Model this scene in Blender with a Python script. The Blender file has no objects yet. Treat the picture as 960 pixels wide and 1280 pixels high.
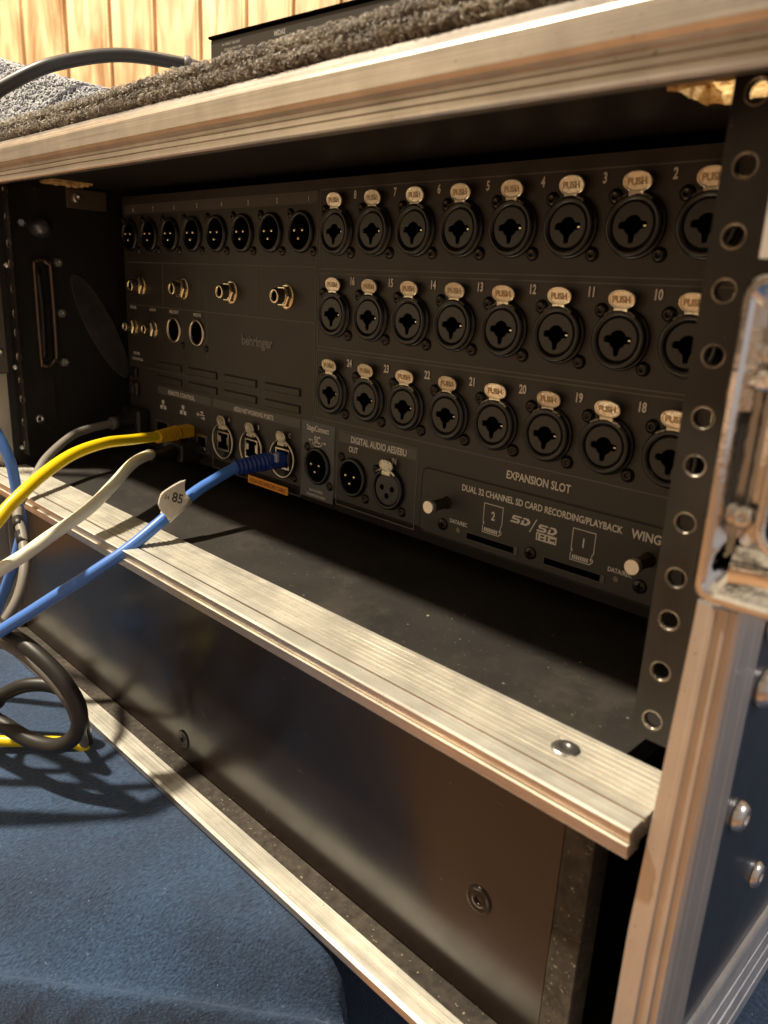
import bpy, math, random
from mathutils import Vector, Matrix, noise as mn
random.seed(7)
PI = math.pi
S = 0.001                                  # everything below is written in millimetres
scn = bpy.context.scene
COL = scn.collection

# ------------------------------------------------------------------ mesh collector
class MB:
    def __init__(s): s.v = []; s.f = []; s.sm = []
    def add(s, vs, fs, smooth=False):
        o = len(s.v); s.v += [tuple(p) for p in vs]
        for f in fs: s.f.append(tuple(i + o for i in f)); s.sm.append(smooth)
        return s
    def box(s, x0, x1, y0, y1, z0, z1, b=0.0):
        if b <= 0:
            vs = [(x, y, z) for x in (x0, x1) for y in (y0, y1) for z in (z0, z1)]
            return s.add(vs, [(0,1,3,2),(4,6,7,5),(0,4,5,1),(2,3,7,6),(0,2,6,4),(1,5,7,3)])
        # bevelled box: eight corners with three verts each
        vs = []; idx = {}
        for i, x in enumerate((x0, x1)):
            for j, y in enumerate((y0, y1)):
                for k, z in enumerate((z0, z1)):
                    sx, sy, sz = (1 if i == 0 else -1), (1 if j == 0 else -1), (1 if k == 0 else -1)
                    idx[i,j,k] = len(vs)
                    vs += [(x, y+sy*b, z+sz*b), (x+sx*b, y, z+sz*b), (x+sx*b, y+sy*b, z)]
        fs = []
        I = lambda i,j,k,a: idx[i,j,k]+a
        for i in (0,1): fs.append([I(i,0,0,0),I(i,0,1,0),I(i,1,1,0),I(i,1,0,0)][::(1 if i==0 else -1)])
        for j in (0,1): fs.append([I(0,j,0,1),I(1,j,0,1),I(1,j,1,1),I(0,j,1,1)][::(1 if j==0 else -1)])
        for k in (0,1): fs.append([I(0,0,k,2),I(0,1,k,2),I(1,1,k,2),I(1,0,k,2)][::(1 if k==0 else -1)])
        for j in (0,1):
            for k in (0,1): fs.append([I(0,j,k,1),I(1,j,k,1),I(1,j,k,2),I(0,j,k,2)])
        for i in (0,1):
            for k in (0,1): fs.append([I(i,0,k,0),I(i,1,k,0),I(i,1,k,2),I(i,0,k,2)])
        for i in (0,1):
            for j in (0,1): fs.append([I(i,j,0,0),I(i,j,1,0),I(i,j,1,1),I(i,j,0,1)])
        for i in (0,1):
            for j in (0,1):
                for k in (0,1): fs.append([I(i,j,k,0),I(i,j,k,1),I(i,j,k,2)])
        return s.add(vs, fs)
    def prism(s, prof, axis, a, b, n=1, warp=None):
        """closed profile extruded along axis from a to b; profile pairs are the two other axes in order"""
        m = len(prof); vs = []
        for q in range(n+1):
            t = a + (b-a)*q/n
            for (p, r) in prof:
                P = (t,p,r) if axis=='x' else ((p,t,r) if axis=='y' else (p,r,t))
                if warp: P = warp(*P)
                vs.append(P)
        fs = []
        for q in range(n):
            for i in range(m):
                j = (i+1)%m
                fs.append((q*m+i, q*m+j, (q+1)*m+j, (q+1)*m+i))
        fs.append(tuple(range(m))[::-1]); fs.append(tuple(range(n*m, n*m+m)))
        return s.add(vs, fs)
    def lathe(s, prof, c, d=(0,-1,0), seg=32, smooth=False, cap0=False, cap1=False, sx=1.0):
        """prof = list of (radius, height along d)"""
        d = Vector(d).normalized(); up = Vector((0,0,1)) if abs(d.z) < .9 else Vector((1,0,0))
        u = d.cross(up).normalized(); w = u.cross(d).normalized(); c = Vector(c)
        vs = []
        for (r, h) in prof:
            for k in range(seg):
                a = 2*PI*k/seg
                vs.append(c + d*h + u*(r*sx*math.cos(a)) + w*(r*math.sin(a)))
        fs = []
        for q in range(len(prof)-1):
            for k in range(seg):
                j = (k+1)%seg
                fs.append((q*seg+k, q*seg+j, (q+1)*seg+j, (q+1)*seg+k))
        if cap0: fs.append(tuple(range(seg))[::-1])
        if cap1: o = (len(prof)-1)*seg; fs.append(tuple(range(o, o+seg)))
        return s.add(vs, fs, smooth)
    def tube(s, pts, r, seg=14, sub=8, spline=True, cap=True):
        P = [Vector(p) for p in pts]
        R = r if isinstance(r, (list, tuple)) else [r]*len(P)
        path = []; rad = []
        if spline and len(P) > 2:
            Q = [P[0]*2-P[1]] + P + [P[-1]*2-P[-2]]
            for i in range(1, len(Q)-2):
                for t in range(sub):
                    t /= sub; a,b,c,d = Q[i-1],Q[i],Q[i+1],Q[i+2]
                    path.append(0.5*((2*b)+(c-a)*t+(2*a-5*b+4*c-d)*t*t+(3*b-a-3*c+d)*t**3))
                    rad.append(R[i-1]*(1-t)+R[i]*t)
            path.append(P[-1]); rad.append(R[-1])
        else: path = P; rad = list(R)
        vs = []; n = None
        for i, p in enumerate(path):
            t = (path[min(i+1,len(path)-1)] - path[max(i-1,0)]).normalized()
            if n is None:
                n = t.cross(Vector((0,0,1)))
                if n.length < .1: n = t.cross(Vector((1,0,0)))
            n = (n - t*n.dot(t)).normalized(); bn = t.cross(n)
            for k in range(seg):
                a = 2*PI*k/seg; vs.append(p + (n*math.cos(a)+bn*math.sin(a))*rad[i])
        fs = []
        for q in range(len(path)-1):
            for k in range(seg):
                j=(k+1)%seg; fs.append((q*seg+k, q*seg+j, (q+1)*seg+j, (q+1)*seg+k))
        if cap:
            fs.append(tuple(range(seg))[::-1]); o=(len(path)-1)*seg; fs.append(tuple(range(o,o+seg)))
        return s.add(vs, fs, True)
    def plate(s, outline, y0, y1):
        """XZ outline extruded in y (front face at y1, y1<y0)"""
        return s.prism([(p[0], p[1]) for p in outline], 'Y', y0, y1) if False else s._plate(outline, y0, y1)
    def _plate(s, o, y0, y1):
        m = len(o); vs = [(x,y0,z) for x,z in o]+[(x,y1,z) for x,z in o]
        fs = [(i,(i+1)%m,(i+1)%m+m,i+m) for i in range(m)] + [tuple(range(m))[::-1], tuple(range(m,2*m))]
        return s.add(vs, fs)
    def frame(s, x0, x1, z0, z1, w, y0, y1):
        s.box(x0,x1,y1,y0,z1-w,z1); s.box(x0,x1,y1,y0,z0,z0+w)
        s.box(x0,x0+w,y1,y0,z0+w,z1-w); s.box(x1-w,x1,y1,y0,z0+w,z1-w); return s

ORG = {}
def link(name, mb, mat, parent=None, org=(0,0,0)):
    """mesh coordinates are relative to org (world mm)"""
    me = bpy.data.meshes.new(name)
    me.from_pydata([(x*S, y*S, z*S) for x,y,z in mb.v], [], mb.f)
    me.polygons.foreach_set('use_smooth', mb.sm)
    me.update()
    import bmesh
    bm = bmesh.new(); bm.from_mesh(me); bmesh.ops.recalc_face_normals(bm, faces=bm.faces); bm.to_mesh(me); bm.free()
    if mat: me.materials.append(mat)
    return place(bpy.data.objects.new(name, me), parent, org)
def place(o, parent, org):
    COL.objects.link(o); ORG[o.name] = Vector(org)
    if parent: o.parent = parent; o.location = (Vector(org)-ORG[parent.name])*S
    else: o.location = Vector(org)*S
    return o
def part(name, mb, mat, parent):            # mesh written in world mm
    org = ORG[parent.name]; mb.v = [(x-org.x, y-org.y, z-org.z) for x,y,z in mb.v]
    return link(name, mb, mat, parent, org)
def thing(name, label, cat, org, group=None, kind=None):
    o = place(bpy.data.objects.new(name, None), None, org); o.empty_display_size = .01
    return tag(o, label, cat, group, kind)
def tag(o, label, cat, group=None, kind=None):
    o['label'] = label; o['category'] = cat
    if group: o['group'] = group
    if kind: o['kind'] = kind
    return o
def dup(o, parent, org):
    c = o.copy(); place(c, parent, org)
    for ch in o.children:
        place(ch.copy(), c, Vector(org)+ORG[ch.name]-ORG[o.name])
    return c

# ------------------------------------------------------------------ text
def text(mb, body, x, z, size, y, align='LEFT', sx=.82, bold=.012, fn=None, rise=0.0):
    """lettering in the XZ plane facing -Y; fn maps (a, b) to a point instead"""
    cu = bpy.data.curves.new('t', 'FONT'); cu.body = body; cu.size = 1; cu.align_x = align; cu.offset = bold
    cu.resolution_u = 3
    o = bpy.data.objects.new('t', cu); COL.objects.link(o)
    dg = bpy.context.evaluated_depsgraph_get(); me = bpy.data.meshes.new_from_object(o.evaluated_get(dg))
    vs = []
    for v in me.vertices:
        a, b = v.co.x*size*sx, v.co.y*size
        vs.append(fn(a, b) if fn else (x+a, y, z+b))
    mb.add(vs, [tuple(p.vertices) for p in me.polygons])
    bpy.data.objects.remove(o); bpy.data.curves.remove(cu); bpy.data.meshes.remove(me)
    return mb

# ------------------------------------------------------------------ materials
def mat(name, col, rough=.5, metal=0.0, **k):
    m = bpy.data.materials.new(name); m.use_nodes = True
    N = m.node_tree.nodes; L = m.node_tree.links; b = N['Principled BSDF']
    b.inputs['Base Color'].default_value = (*col, 1); b.inputs['Roughness'].default_value = rough
    b.inputs['Metallic'].default_value = metal
    if 'sheen' in k:
        b.inputs['Sheen Weight'].default_value = k['sheen']; b.inputs['Sheen Roughness'].default_value = .45
        b.inputs['Sheen Tint'].default_value = (*k.get('sheen_col', (1,1,1)), 1)
    if 'spec' in k: b.inputs['Specular IOR Level'].default_value = k['spec']
    if 'sss' in k:
        b.inputs['Subsurface Weight'].default_value = k['sss']; b.inputs['Subsurface Radius'].default_value = (.002,.002,.002)
    tc = N.new('ShaderNodeTexCoord')
    def nz(scale, stretch=(1,1,1), detail=4, rgh=.6):
        mp = N.new('ShaderNodeMapping'); mp.inputs['Scale'].default_value = stretch
        L.new(tc.outputs['Object'], mp.inputs['Vector'])
        n = N.new('ShaderNodeTexNoise'); n.inputs['Scale'].default_value = scale
        n.inputs['Detail'].default_value = detail; n.inputs['Roughness'].default_value = rgh
        L.new(mp.outputs['Vector'], n.inputs['Vector']); return n.outputs['Fac']
    def ramp(fac, stops):
        r = N.new('ShaderNodeValToRGB'); e = r.color_ramp.elements
        while len(e) < len(stops): e.new(.5)
        for el, (p, c) in zip(e, stops): el.position = p; el.color = (*c, 1) if len(c)==3 else c
        L.new(fac, r.inputs['Fac']); return r.outputs['Color']
    def mix(fac, a, b_, mode='MIX'):
        x = N.new('ShaderNodeMix'); x.data_type='RGBA'; x.blend_type = mode
        for s_, v in (('Factor', fac), ):
            if hasattr(v, 'is_output') or not isinstance(v, (int, float)): L.new(v, x.inputs[0])
            else: x.inputs[0].default_value = v
        for i, v in ((6, a), (7, b_)):
            if isinstance(v, tuple): x.inputs[i].default_value = (*v, 1)
            else: L.new(v, x.inputs[i])
        return x.outputs[2]
    cc = None
    if 'var' in k:                                   # (scale, stretch, darker colour, lighter colour)
        sc, st, c0, c1 = k['var']; cc = ramp(nz(sc, st), [(.3, c0), (.7, c1)]); L.new(cc, b.inputs['Base Color'])
    if 'var2' in k:                                  # multiply by second pattern
        sc, st, lo, hi = k['var2']; c2 = ramp(nz(sc, st), [(.35, (lo,)*3), (.65, (hi,)*3)])
        cc = mix(1.0, cc if cc else col, c2, 'MULTIPLY'); L.new(cc, b.inputs['Base Color'])
    if 'dust' in k:                                  # (scale, threshold, colour) small specks
        for (sc, th, dc) in k['dust']:
            d = ramp(nz(sc, detail=2), [(th, (0,0,0)), (th+.02, (1,1,1))])
            cc = mix(d, cc if cc else col, dc); L.new(cc, b.inputs['Base Color'])
    if 'smear' in k:                                 # large soft dusty film
        sc, th, dc, amt = k['smear']
        d = ramp(nz(sc, (1,1,1), 6, .7), [(th, (0,0,0)), (th+.2, (amt,)*3)])
        cc = mix(d, cc if cc else col, dc); L.new(cc, b.inputs['Base Color'])
    if 'rvar' in k:
        sc, st, lo, hi = k['rvar']; r = ramp(nz(sc, st), [(.3, (lo,)*3), (.7, (hi,)*3)]); L.new(r, b.inputs['Roughness'])
    prev = None
    for (sc, st, strength, dist) in k.get('bump', []):
        bp = N.new('ShaderNodeBump'); bp.inputs['Strength'].default_value = strength; bp.inputs['Distance'].default_value = dist*S
        L.new(nz(sc, st, 5), bp.inputs['Height'])
        if prev: L.new(prev, bp.inputs['Normal'])
        prev = bp.outputs['Normal']
    if prev: L.new(prev, b.inputs['Normal'])
    if 'alpha' in k: b.inputs['Alpha'].default_value = k['alpha']
    return m

ALU = dict(metal=.62, spec=.5)
def alu(name, axis, tint=(.62,.58,.53), amt=.72, metal=.62, rg=(.3,.55)):
    st = {'x': (.007,1,1), 'y': (1,.007,1), 'z': (1,1,.007)}[axis]
    lo = tuple(c*amt for c in tint); hi = tuple(min(1,c*(1+(1-amt)*.8)) for c in tint)
    return mat(name, tint, .42, var=(1500, st, lo, hi), var2=(60, (1,1,1), 1-(1-amt)*.8, 1.05), rvar=(900, st, *rg),
               bump=[(2200, st, .35, .15), (500, (1,1,1), .12, .1)], dust=[(700, .72, (.12,.10,.08))], metal=metal, spec=.5)
M = dict(
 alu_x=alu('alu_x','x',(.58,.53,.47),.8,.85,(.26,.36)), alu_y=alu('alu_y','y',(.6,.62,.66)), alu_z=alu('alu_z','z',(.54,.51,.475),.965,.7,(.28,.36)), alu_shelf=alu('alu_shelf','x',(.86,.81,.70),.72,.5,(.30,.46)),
 alu_front_shade=alu('alu_front_shade','x',(.66,.55,.45),.9,.9,(.24,.34)),
 chrome=mat('chrome',(.88,.87,.85),.1,1.0, rvar=(60,(1,1,1),.04,.18), bump=[(38,(1,1,1),.22,2.2)]),
 rivet=mat('rivet',(.7,.68,.65),.28,.95, bump=[(500,(1,1,1),.2,.2)]),
 black_panel=mat('black_panel',(.017,.010,.007),0.22,0, spec=.5, rvar=(25,(1,1,1),.19,.26), bump=[(120,(1,1,1),.05,.3),(1500,(1,1,1),.05,.05)],
     dust=[(420,.77,(.35,.28,.2))]),
 side_panel=mat('side_panel',(.016,.022,.034),.3,0, spec=.5, rvar=(30,(1,1,1),.25,.42), bump=[(1400,(1,1,1),.12,.08)], dust=[(500,.76,(.3,.32,.36))]),
 shelf=mat('shelf',(.028,.024,.02),.55,0, var=(30,(1,1,1),(.017,.015,.013),(.032,.028,.024)), smear=(18,.52,(.14,.12,.095),.28),
     dust=[(260,.75,(.3,.25,.18)),(900,.72,(.25,.2,.15))], bump=[(900,(1,1,1),.25,.15),(60,(1,1,1),.1,.5)]),
 interior=mat('interior',(.012,.010,.009),.5,0, bump=[(500,(1,1,1),.3,.2)], dust=[(500,.76,(.12,.09,.07))]),
 dusty=mat('dusty',(.07,.06,.045),.85,0, var=(220,(1,1,1),(.026,.021,.016),(.085,.07,.052)), var2=(25,(1,1,1),.6,1.15), dust=[(600,.68,(.32,.28,.2))], bump=[(900,(1,1,1),.6,.5)]),
 rail=mat('rail',(.028,.025,.022),.38,.3, var=(60,(1,1,.3),(.015,.0135,.012),(.032,.028,.024)), rvar=(80,(1,1,1),.3,.5),
     dust=[(330,.745,(.45,.4,.32)),(900,.74,(.3,.26,.2))], bump=[(900,(1,1,1),.2,.1)]),
 hole_rim=mat('hole_rim',(.30,.26,.21),.3,.9, var=(140,(1,1,1),(.05,.042,.035),(.45,.40,.33)), rvar=(300,(1,1,1),.2,.5)),
 raw_wood=mat('raw_wood',(.85,.58,.24),.8,0, var=(160,(1,1,4),(.70,.44,.15),(.92,.70,.36)), bump=[(300,(1,1,3),.9,1.5)]),
 mixer=mat('mixer',(.033,.028,.022),.5,.1, spec=.45, var2=(20,(1,1,1),.9,1.1), bump=[(2600,(1,1,1),.35,.08)], dust=[(900,.775,(.12,.1,.08))]),
 mixer_strip=mat('mixer_strip',(.075,.068,.06),.55,0, bump=[(2600,(1,1,1),.2,.05)]),
 grey_patch=mat('grey_patch',(.085,.085,.088),.55,0, bump=[(2600,(1,1,1),.2,.05)]),
 line=mat('line',(.10,.09,.08),.6), seam=mat('seam',(.004,.004,.004),.6),
 print_=mat('print',(.62,.58,.52),.5), print_dim=mat('print_dim',(.14,.135,.13),.45,.2),
 ring=mat('ring',(.008,.008,.009),.3,0, spec=.5, bump=[(900,(1,1,1),.05,.1)]),
 face=mat('face',(.025,.022,.019),.42,0, bump=[(1500,(1,1,1),.1,.05)]),
 void=mat('void',(.002,.002,.002),1.0,spec=0),
 screw=mat('screw',(.035,.03,.026),.28,.8),
 gold=mat('gold',(.80,.70,.52),.3,1.0, rvar=(700,(1,1,1),.22,.5), bump=[(900,(1,1,1),.3,.12),(90,(1,1,1),.9,1.6)]),
 gold_dark=mat('gold_dark',(.34,.27,.18),.4,1.0),
 brass=mat('brass',(.80,.70,.48),.25,1.0, bump=[(500,(1,1,1),.2,.2)]),
 nickel=mat('nickel',(.62,.54,.44),.28,1.0),
 pin=mat('pin',(.9,.75,.5),.2,1.0),
 knob=mat('knob',(.75,.68,.58),.35,.9, bump=[(1800,(1,1,1),.2,.1)]), knob_side=mat('knob_side',(.10,.075,.055),.35,.8),
 led=mat('led',(.16,.11,.06),.3), orange=mat('orange',(.9,.36,.02),.55), orange_ink=mat('orange_ink',(.30,.06,.01),.6),
 yellow=mat('yellow',(.92,.66,.01),.36,0,spec=.45,sss=.05), yellow_boot=mat('yellow_boot',(.80,.42,.01),.42,0,spec=.4),
 white=mat('white',(.86,.84,.66),.42,0), pink=mat('pink',(.62,.36,.27),.5),
 blue=mat('blue',(.085,.22,.64),.34,0,spec=.45), blue_boot=mat('blue_boot',(.012,.045,.26),.3,0,spec=.5), clear=mat('clear',(.35,.4,.5),.15,0,spec=.7),
 blackcable=mat('blackcable',(.022,.020,.018),.42,0,spec=.5,rvar=(50,(1,1,1),.35,.5),bump=[(700,(1,1,1),.1,.1)]),
 greycable=mat('greycable',(.22,.20,.17),.5,0), darkcable=mat('darkcable',(.10,.09,.08),.5,0),
 plug=mat('plug',(.012,.011,.011),.45,0), tagw=mat('tagw',(.78,.70,.58),.6,0,var=(300,(1,1,1),(.7,.62,.5),(.82,.75,.64))), ink=mat('ink',(.07,.055,.05),.6),
 velvet=mat('velvet',(.035,.075,.15),.85,0,sheen=.55,sheen_col=(.55,.70,1), var=(950,(1,.5,1),(.007,.022,.056),(.044,.092,.18)), var2=(16,(1,1,1),.7,1.2),
     dust=[(650,.73,(.25,.32,.42))], bump=[(900,(1,.45,1),1.0,1.1),(60,(1,1,1),.35,1.5)]),
 felt_grey=mat('felt_grey',(.20,.205,.215),.85,0,sheen=.4,var=(400,(1,1,1),(.09,.095,.10),(.34,.35,.37)),bump=[(700,(1,1,1),.8,1)]),
 felt_brown=mat('felt_brown',(.12,.11,.09),.8,0,sheen=.3,sheen_col=(1,.85,.6),var=(300,(1,1,1),(.04,.036,.03),(.20,.18,.145)),bump=[(700,(1,1,1),.8,1)]),
 fibre=mat('fibre',(.30,.27,.21),.4,0,spec=.6,var=(90,(1,1,1),(.09,.08,.062),(.50,.45,.36))), fibre_grey=mat('fibre_grey',(.3,.31,.33),.6,0,var=(90,(1,1,1),(.14,.145,.155),(.46,.47,.5))),
 device=mat('device',(.035,.028,.022),.45,.1,bump=[(1500,(1,1,1),.2,.08)]),
 floor=mat('floor',(.55,.28,.13),.45,0,var=(12,(.1,1,1),(.32,.18,.095),(.48,.28,.155))),
)
def wood_mat():
    m = bpy.data.materials.new('pine'); m.use_nodes = True; N = m.node_tree.nodes; L = m.node_tree.links; b = N['Principled BSDF']
    tc = N.new('ShaderNodeTexCoord'); mp = N.new('ShaderNodeMapping'); mp.inputs['Scale'].default_value = (1,1,.12)
    L.new(tc.outputs['Object'], mp.inputs['Vector'])
    n = N.new('ShaderNodeTexNoise'); n.inputs['Scale'].default_value = 48; n.inputs['Detail'].default_value = 8; n.inputs['Distortion'].default_value = .8
    L.new(mp.outputs['Vector'], n.inputs['Vector'])
    r = N.new('ShaderNodeValToRGB'); e = r.color_ramp.elements
    e[0].position=.32; e[0].color=(.30,.16,.06,1); e[1].position=.6; e[1].color=(.74,.55,.32,1)
    x = e.new(.8); x.color=(.62,.42,.22,1)
    L.new(n.outputs['Fac'], r.inputs['Fac']); 
    n2 = N.new('ShaderNodeTexNoise'); n2.inputs['Scale'].default_value = 7; n2.inputs['Detail'].default_value = 3; L.new(tc.outputs['Object'], n2.inputs['Vector'])
    r2 = N.new('ShaderNodeValToRGB'); r2.color_ramp.elements[0].position=.35; r2.color_ramp.elements[0].color=(.72,.66,.58,1)
    r2.color_ramp.elements[1].position=.65; r2.color_ramp.elements[1].color=(1,1,1,1); L.new(n2.outputs['Fac'], r2.inputs['Fac'])
    mx = N.new('ShaderNodeMix'); mx.data_type='RGBA'; mx.blend_type='MULTIPLY'; mx.inputs[0].default_value=1
    L.new(r.outputs['Color'], mx.inputs[6]); L.new(r2.outputs['Color'], mx.inputs[7]); L.new(mx.outputs[2], b.inputs['Base Color'])
    b.inputs['Roughness'].default_value=.45
    bp = N.new('ShaderNodeBump'); bp.inputs['Strength'].default_value=.3; bp.inputs['Distance'].default_value=.001
    L.new(n.outputs['Fac'], bp.inputs['Height']); L.new(bp.outputs['Normal'], b.inputs['Normal'])
    return m
M['pine'] = wood_mat()
def random_tint(m, lo, hi):
    N = m.node_tree.nodes; L = m.node_tree.links; b = N['Principled BSDF']; oi = N.new('ShaderNodeObjectInfo'); r_ = N.new('ShaderNodeValToRGB')
    r_.color_ramp.elements[0].color = (*lo,1); r_.color_ramp.elements[1].color = (*hi,1)
    L.new(oi.outputs['Random'], r_.inputs['Fac']); L.new(r_.outputs['Color'], b.inputs['Base Color'])
random_tint(M['gold'], (.52,.46,.35), (.88,.82,.66))

# ================================================================== FLIGHT CASE
case = thing('flight_case', 'open black flight case with worn aluminium edges and a chrome latch', 'flight case', (-225, 100, -306))
XL, XR, YB = -474, 9, 430          # inner walls, back
HR = (-32, 4, 17, 42)              # cut-out in the lid board near the right front corner
HL = (-472, -446, 24, 52)
def board_with_holes(x0, x1, y0, y1, z0, z1, holes):
    b = MB(); xs = sorted({x0, x1} | {h[0] for h in holes} | {h[1] for h in holes}); ys = sorted({y0, y1} | {h[2] for h in holes} | {h[3] for h in holes})
    inh = lambda x, y: any(h[0] < x < h[1] and h[2] < y < h[3] for h in holes)
    for z in (z0, z1):
        for i in range(len(xs)-1):
            for j in range(len(ys)-1):
                if not inh((xs[i]+xs[i+1])/2, (ys[j]+ys[j+1])/2):
                    b.add([(xs[i],ys[j],z),(xs[i+1],ys[j],z),(xs[i+1],ys[j+1],z),(xs[i],ys[j+1],z)], [(0,1,2,3)])
    for (a,c,d,e) in [(x0,x1,y0,y0),(x0,x1,y1,y1)]: b.add([(a,d,z0),(c,d,z0),(c,d,z1),(a,d,z1)], [(0,1,2,3)])
    for x in (x0,x1): b.add([(x,y0,z0),(x,y1,z0),(x,y1,z1),(x,y0,z1)], [(0,1,2,3)])
    return b
part('top_panel', board_with_holes(-490, 24, -24, YB, 9, 17, [HR, HL]), M['interior'], case)
def ragged(h, seed):                # torn plywood edge round a cut-out
    random.seed(seed); b = MB(); x0,x1,y0,y1 = h; ring = []
    per = []
    n = 14
    for i in range(n): per.append((x0+(x1-x0)*i/n, y0, 0, 1))
    for i in range(n): per.append((x1, y0+(y1-y0)*i/n, -1, 0))
    for i in range(n): per.append((x1-(x1-x0)*i/n, y1, 0, -1))
    for i in range(n): per.append((x0, y1-(y1-y0)*i/n, 1, 0))
    L = []
    for k in range(5):
        z = 7.6+ 9.2*k/4
        for (x,y,nx,ny) in per:
            d = random.uniform(.3, 2.0) + (1.0 if k in (0,1) else 0); L.append((x+nx*d+random.uniform(-.4,.4), y+ny*d, z+random.uniform(-.7,.5)))
    m = len(per)
    fs = [(q*m+i, q*m+(i+1)%m, (q+1)*m+(i+1)%m, (q+1)*m+i) for q in range(4) for i in range(m)]
    b.add(L, fs); return b
part('torn_edge', ragged(HR, 3), M['raw_wood'], case); part('torn_edge', ragged(HL, 5), M['raw_wood'], case)
part('side_panel', MB().box(15.5, 24.4, -14, YB, -303, 9), M['side_panel'], case)
part('side_panel', MB().box(-490, XL, -14, YB, -303, 9), M['interior'], case)
part('back_panel', MB().box(XL, XR, YB-8, YB, -303, 9), M['interior'], case)
part('shelf', MB().box(XL, -7, -1, YB-8, -190, -181), M['shelf'], case)
part('bottom_panel', MB().box(XL, XR, -19, YB-8, -306, -302.5), M['interior'], case)

def wavy(seed, amp=.12):
    return lambda x,y,z: (x, y+amp*mn.noise(Vector((x*.02,seed,z*.3))), z+amp*mn.noise(Vector((x*.02,seed+9,y*.3))))
# top edge extrusion, profile (y, z)
pt = [(-14,17.6),(-26.6,17.9),(-30.6,13.8),(-31.2,12.8),(-31.2,6.6),(-30.4,5.2),(-28.2,4.2),(-28.4,3.0),(-27.6,2.8),(-27.6,2.3),(-28.4,2.1),(-28.4,.9),(-27.6,.7),(-27.6,.2),(-28.4,0),(-28.4,-1.8),(-27.8,-2.4),(-24.0,-2.4),(-23.5,-1.8),(-23.5,8.9),(-14,8.9)]
part('top_edge_extrusion', MB().prism(pt, 'x', -492, 27, 60, wavy(1)), M['alu_x'], case)
# shelf front extrusion
def grooved_top(y0, y1, z, n, d=.5, w=.7):
    out = []
    step = (y1-y0)/(n+1)
    out.append((y0, z))
    for i in range(1, n+1):
        c = y0+step*i; out += [(c-w/2, z), (c-w/2+.15, z-d), (c+w/2-.15, z-d), (c+w/2, z)]
    out.append((y1, z)); return out
pl = grooved_top(0.6, -22.6, -180.0, 8, .28, -.7)
pl += [(-22.9,-180.9),(-23.6,-180.9),(-23.9,-179.8),(-30.2,-179.9),(-31.2,-180.2),(-30.6,-183.6),(-29.9,-183.9),(-30.0,-184.3),(-31.4,-184.5),(-30.6,-188.6),(-30.4,-189),(-24,-189),(-24,-186.5),(0.6,-186.5)]
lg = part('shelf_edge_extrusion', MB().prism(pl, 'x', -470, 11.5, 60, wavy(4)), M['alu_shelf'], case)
def rivet(c, d, r, h=1.6, name='rivet', m='rivet', parent=None):
    b = MB(); b.lathe([(r,0),(r*.98,h*.35),(r*.8,h*.8),(r*.5,h),(r*.36,h*.95),(r*.3,h*.45)], c, d, 28, True, cap1=True)
    return part(name, b, M[m], parent or case)
rivet((-20.5,-10.8,-180.1), (0,0,1), 4.6, .8)
def worn_lit_top(o):  # scuffed pale top; browner metal on other faces paints in their shade
    o.data.materials.append(M['alu_front_shade'])
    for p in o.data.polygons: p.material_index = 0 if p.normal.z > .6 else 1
worn_lit_top(lg)
# under-shelf beam and lower front board
part('under_beam', MB().box(-470, -8, -13, -2, -197, -189.2, .4), M['black_panel'], case)
part('lower_front_board', MB().box(-470, -17.2, -10, -1, -303, -197.3, .3), M['black_panel'], case)
part('board_edge', MB().box(-17.0, -6.6, -10.6, 0, -303, -197.3, .3), M['dusty'], case)
for x, z in ((-246.5,-288.8),(-46.5,-255.6)):
    b = MB(); b.lathe([(5.4,.0),(5.3,.5),(4.6,.75),(4.0,.3),(2.6,-.4+1.0),(1.9,1.0),(1.5,.2),(1.4,-1.0)], (x,-10,z), (0,-1,0), 30, True, cap1=True)
    part('panel_rivet', b, M['screw'], case)
for (xa,za,xb_,zb_) in ((-229.1,-261.1,-222.5,-266.5),(-173.2,-285.9,-171.2,-294.3),(-150.2,-256,-144.6,-256.3),(-43.8,-212.3,-39.7,-213.1)):
    b = MB(); L_ = Vector((xb_-xa,0,zb_-za)); nn = Vector((L_.z,0,-L_.x)).normalized()*.09
    b.add([(xa,-10.04,za),(xa+L_.x*.5+nn.x,-10.04,za+L_.z*.5+nn.z),(xb_,-10.04,zb_),(xa+L_.x*.5-nn.x,-10.04,za+L_.z*.5-nn.z)],[(0,1,2,3)]); part('scratch', b, M['print_dim'], case)
# bottom extrusion
pb = [(-19.5,-301.4)] + grooved_top(-19.5,-29.5,-301.2,3,.35,-.6) + [(-30.9,-302.2),(-31.1,-305.4),(-30.4,-306.3),(-19.5,-306.3)]
worn_lit_top(part('bottom_edge_extrusion', MB().prism(pb, 'x', -482, 13.0, 60, wavy(7)), M['alu_shelf'], case))
b = MB()
for i in range(120):
    x0 = -474+i*4.0; a = random.uniform(-.7,.5); b.add([(x0,-19.4+a,-301.0),(x0+4,-19.4+a+random.uniform(-.3,.3),-301.0),(x0+4,-10.2,-301.6),(x0,-10.2,-301.6)],[(0,1,2,3)])
part('dusty_strip', MB().box(-474, 9, -19.4, -10.2, -302.4, -301.3, .2), M['dusty'], case)

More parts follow.
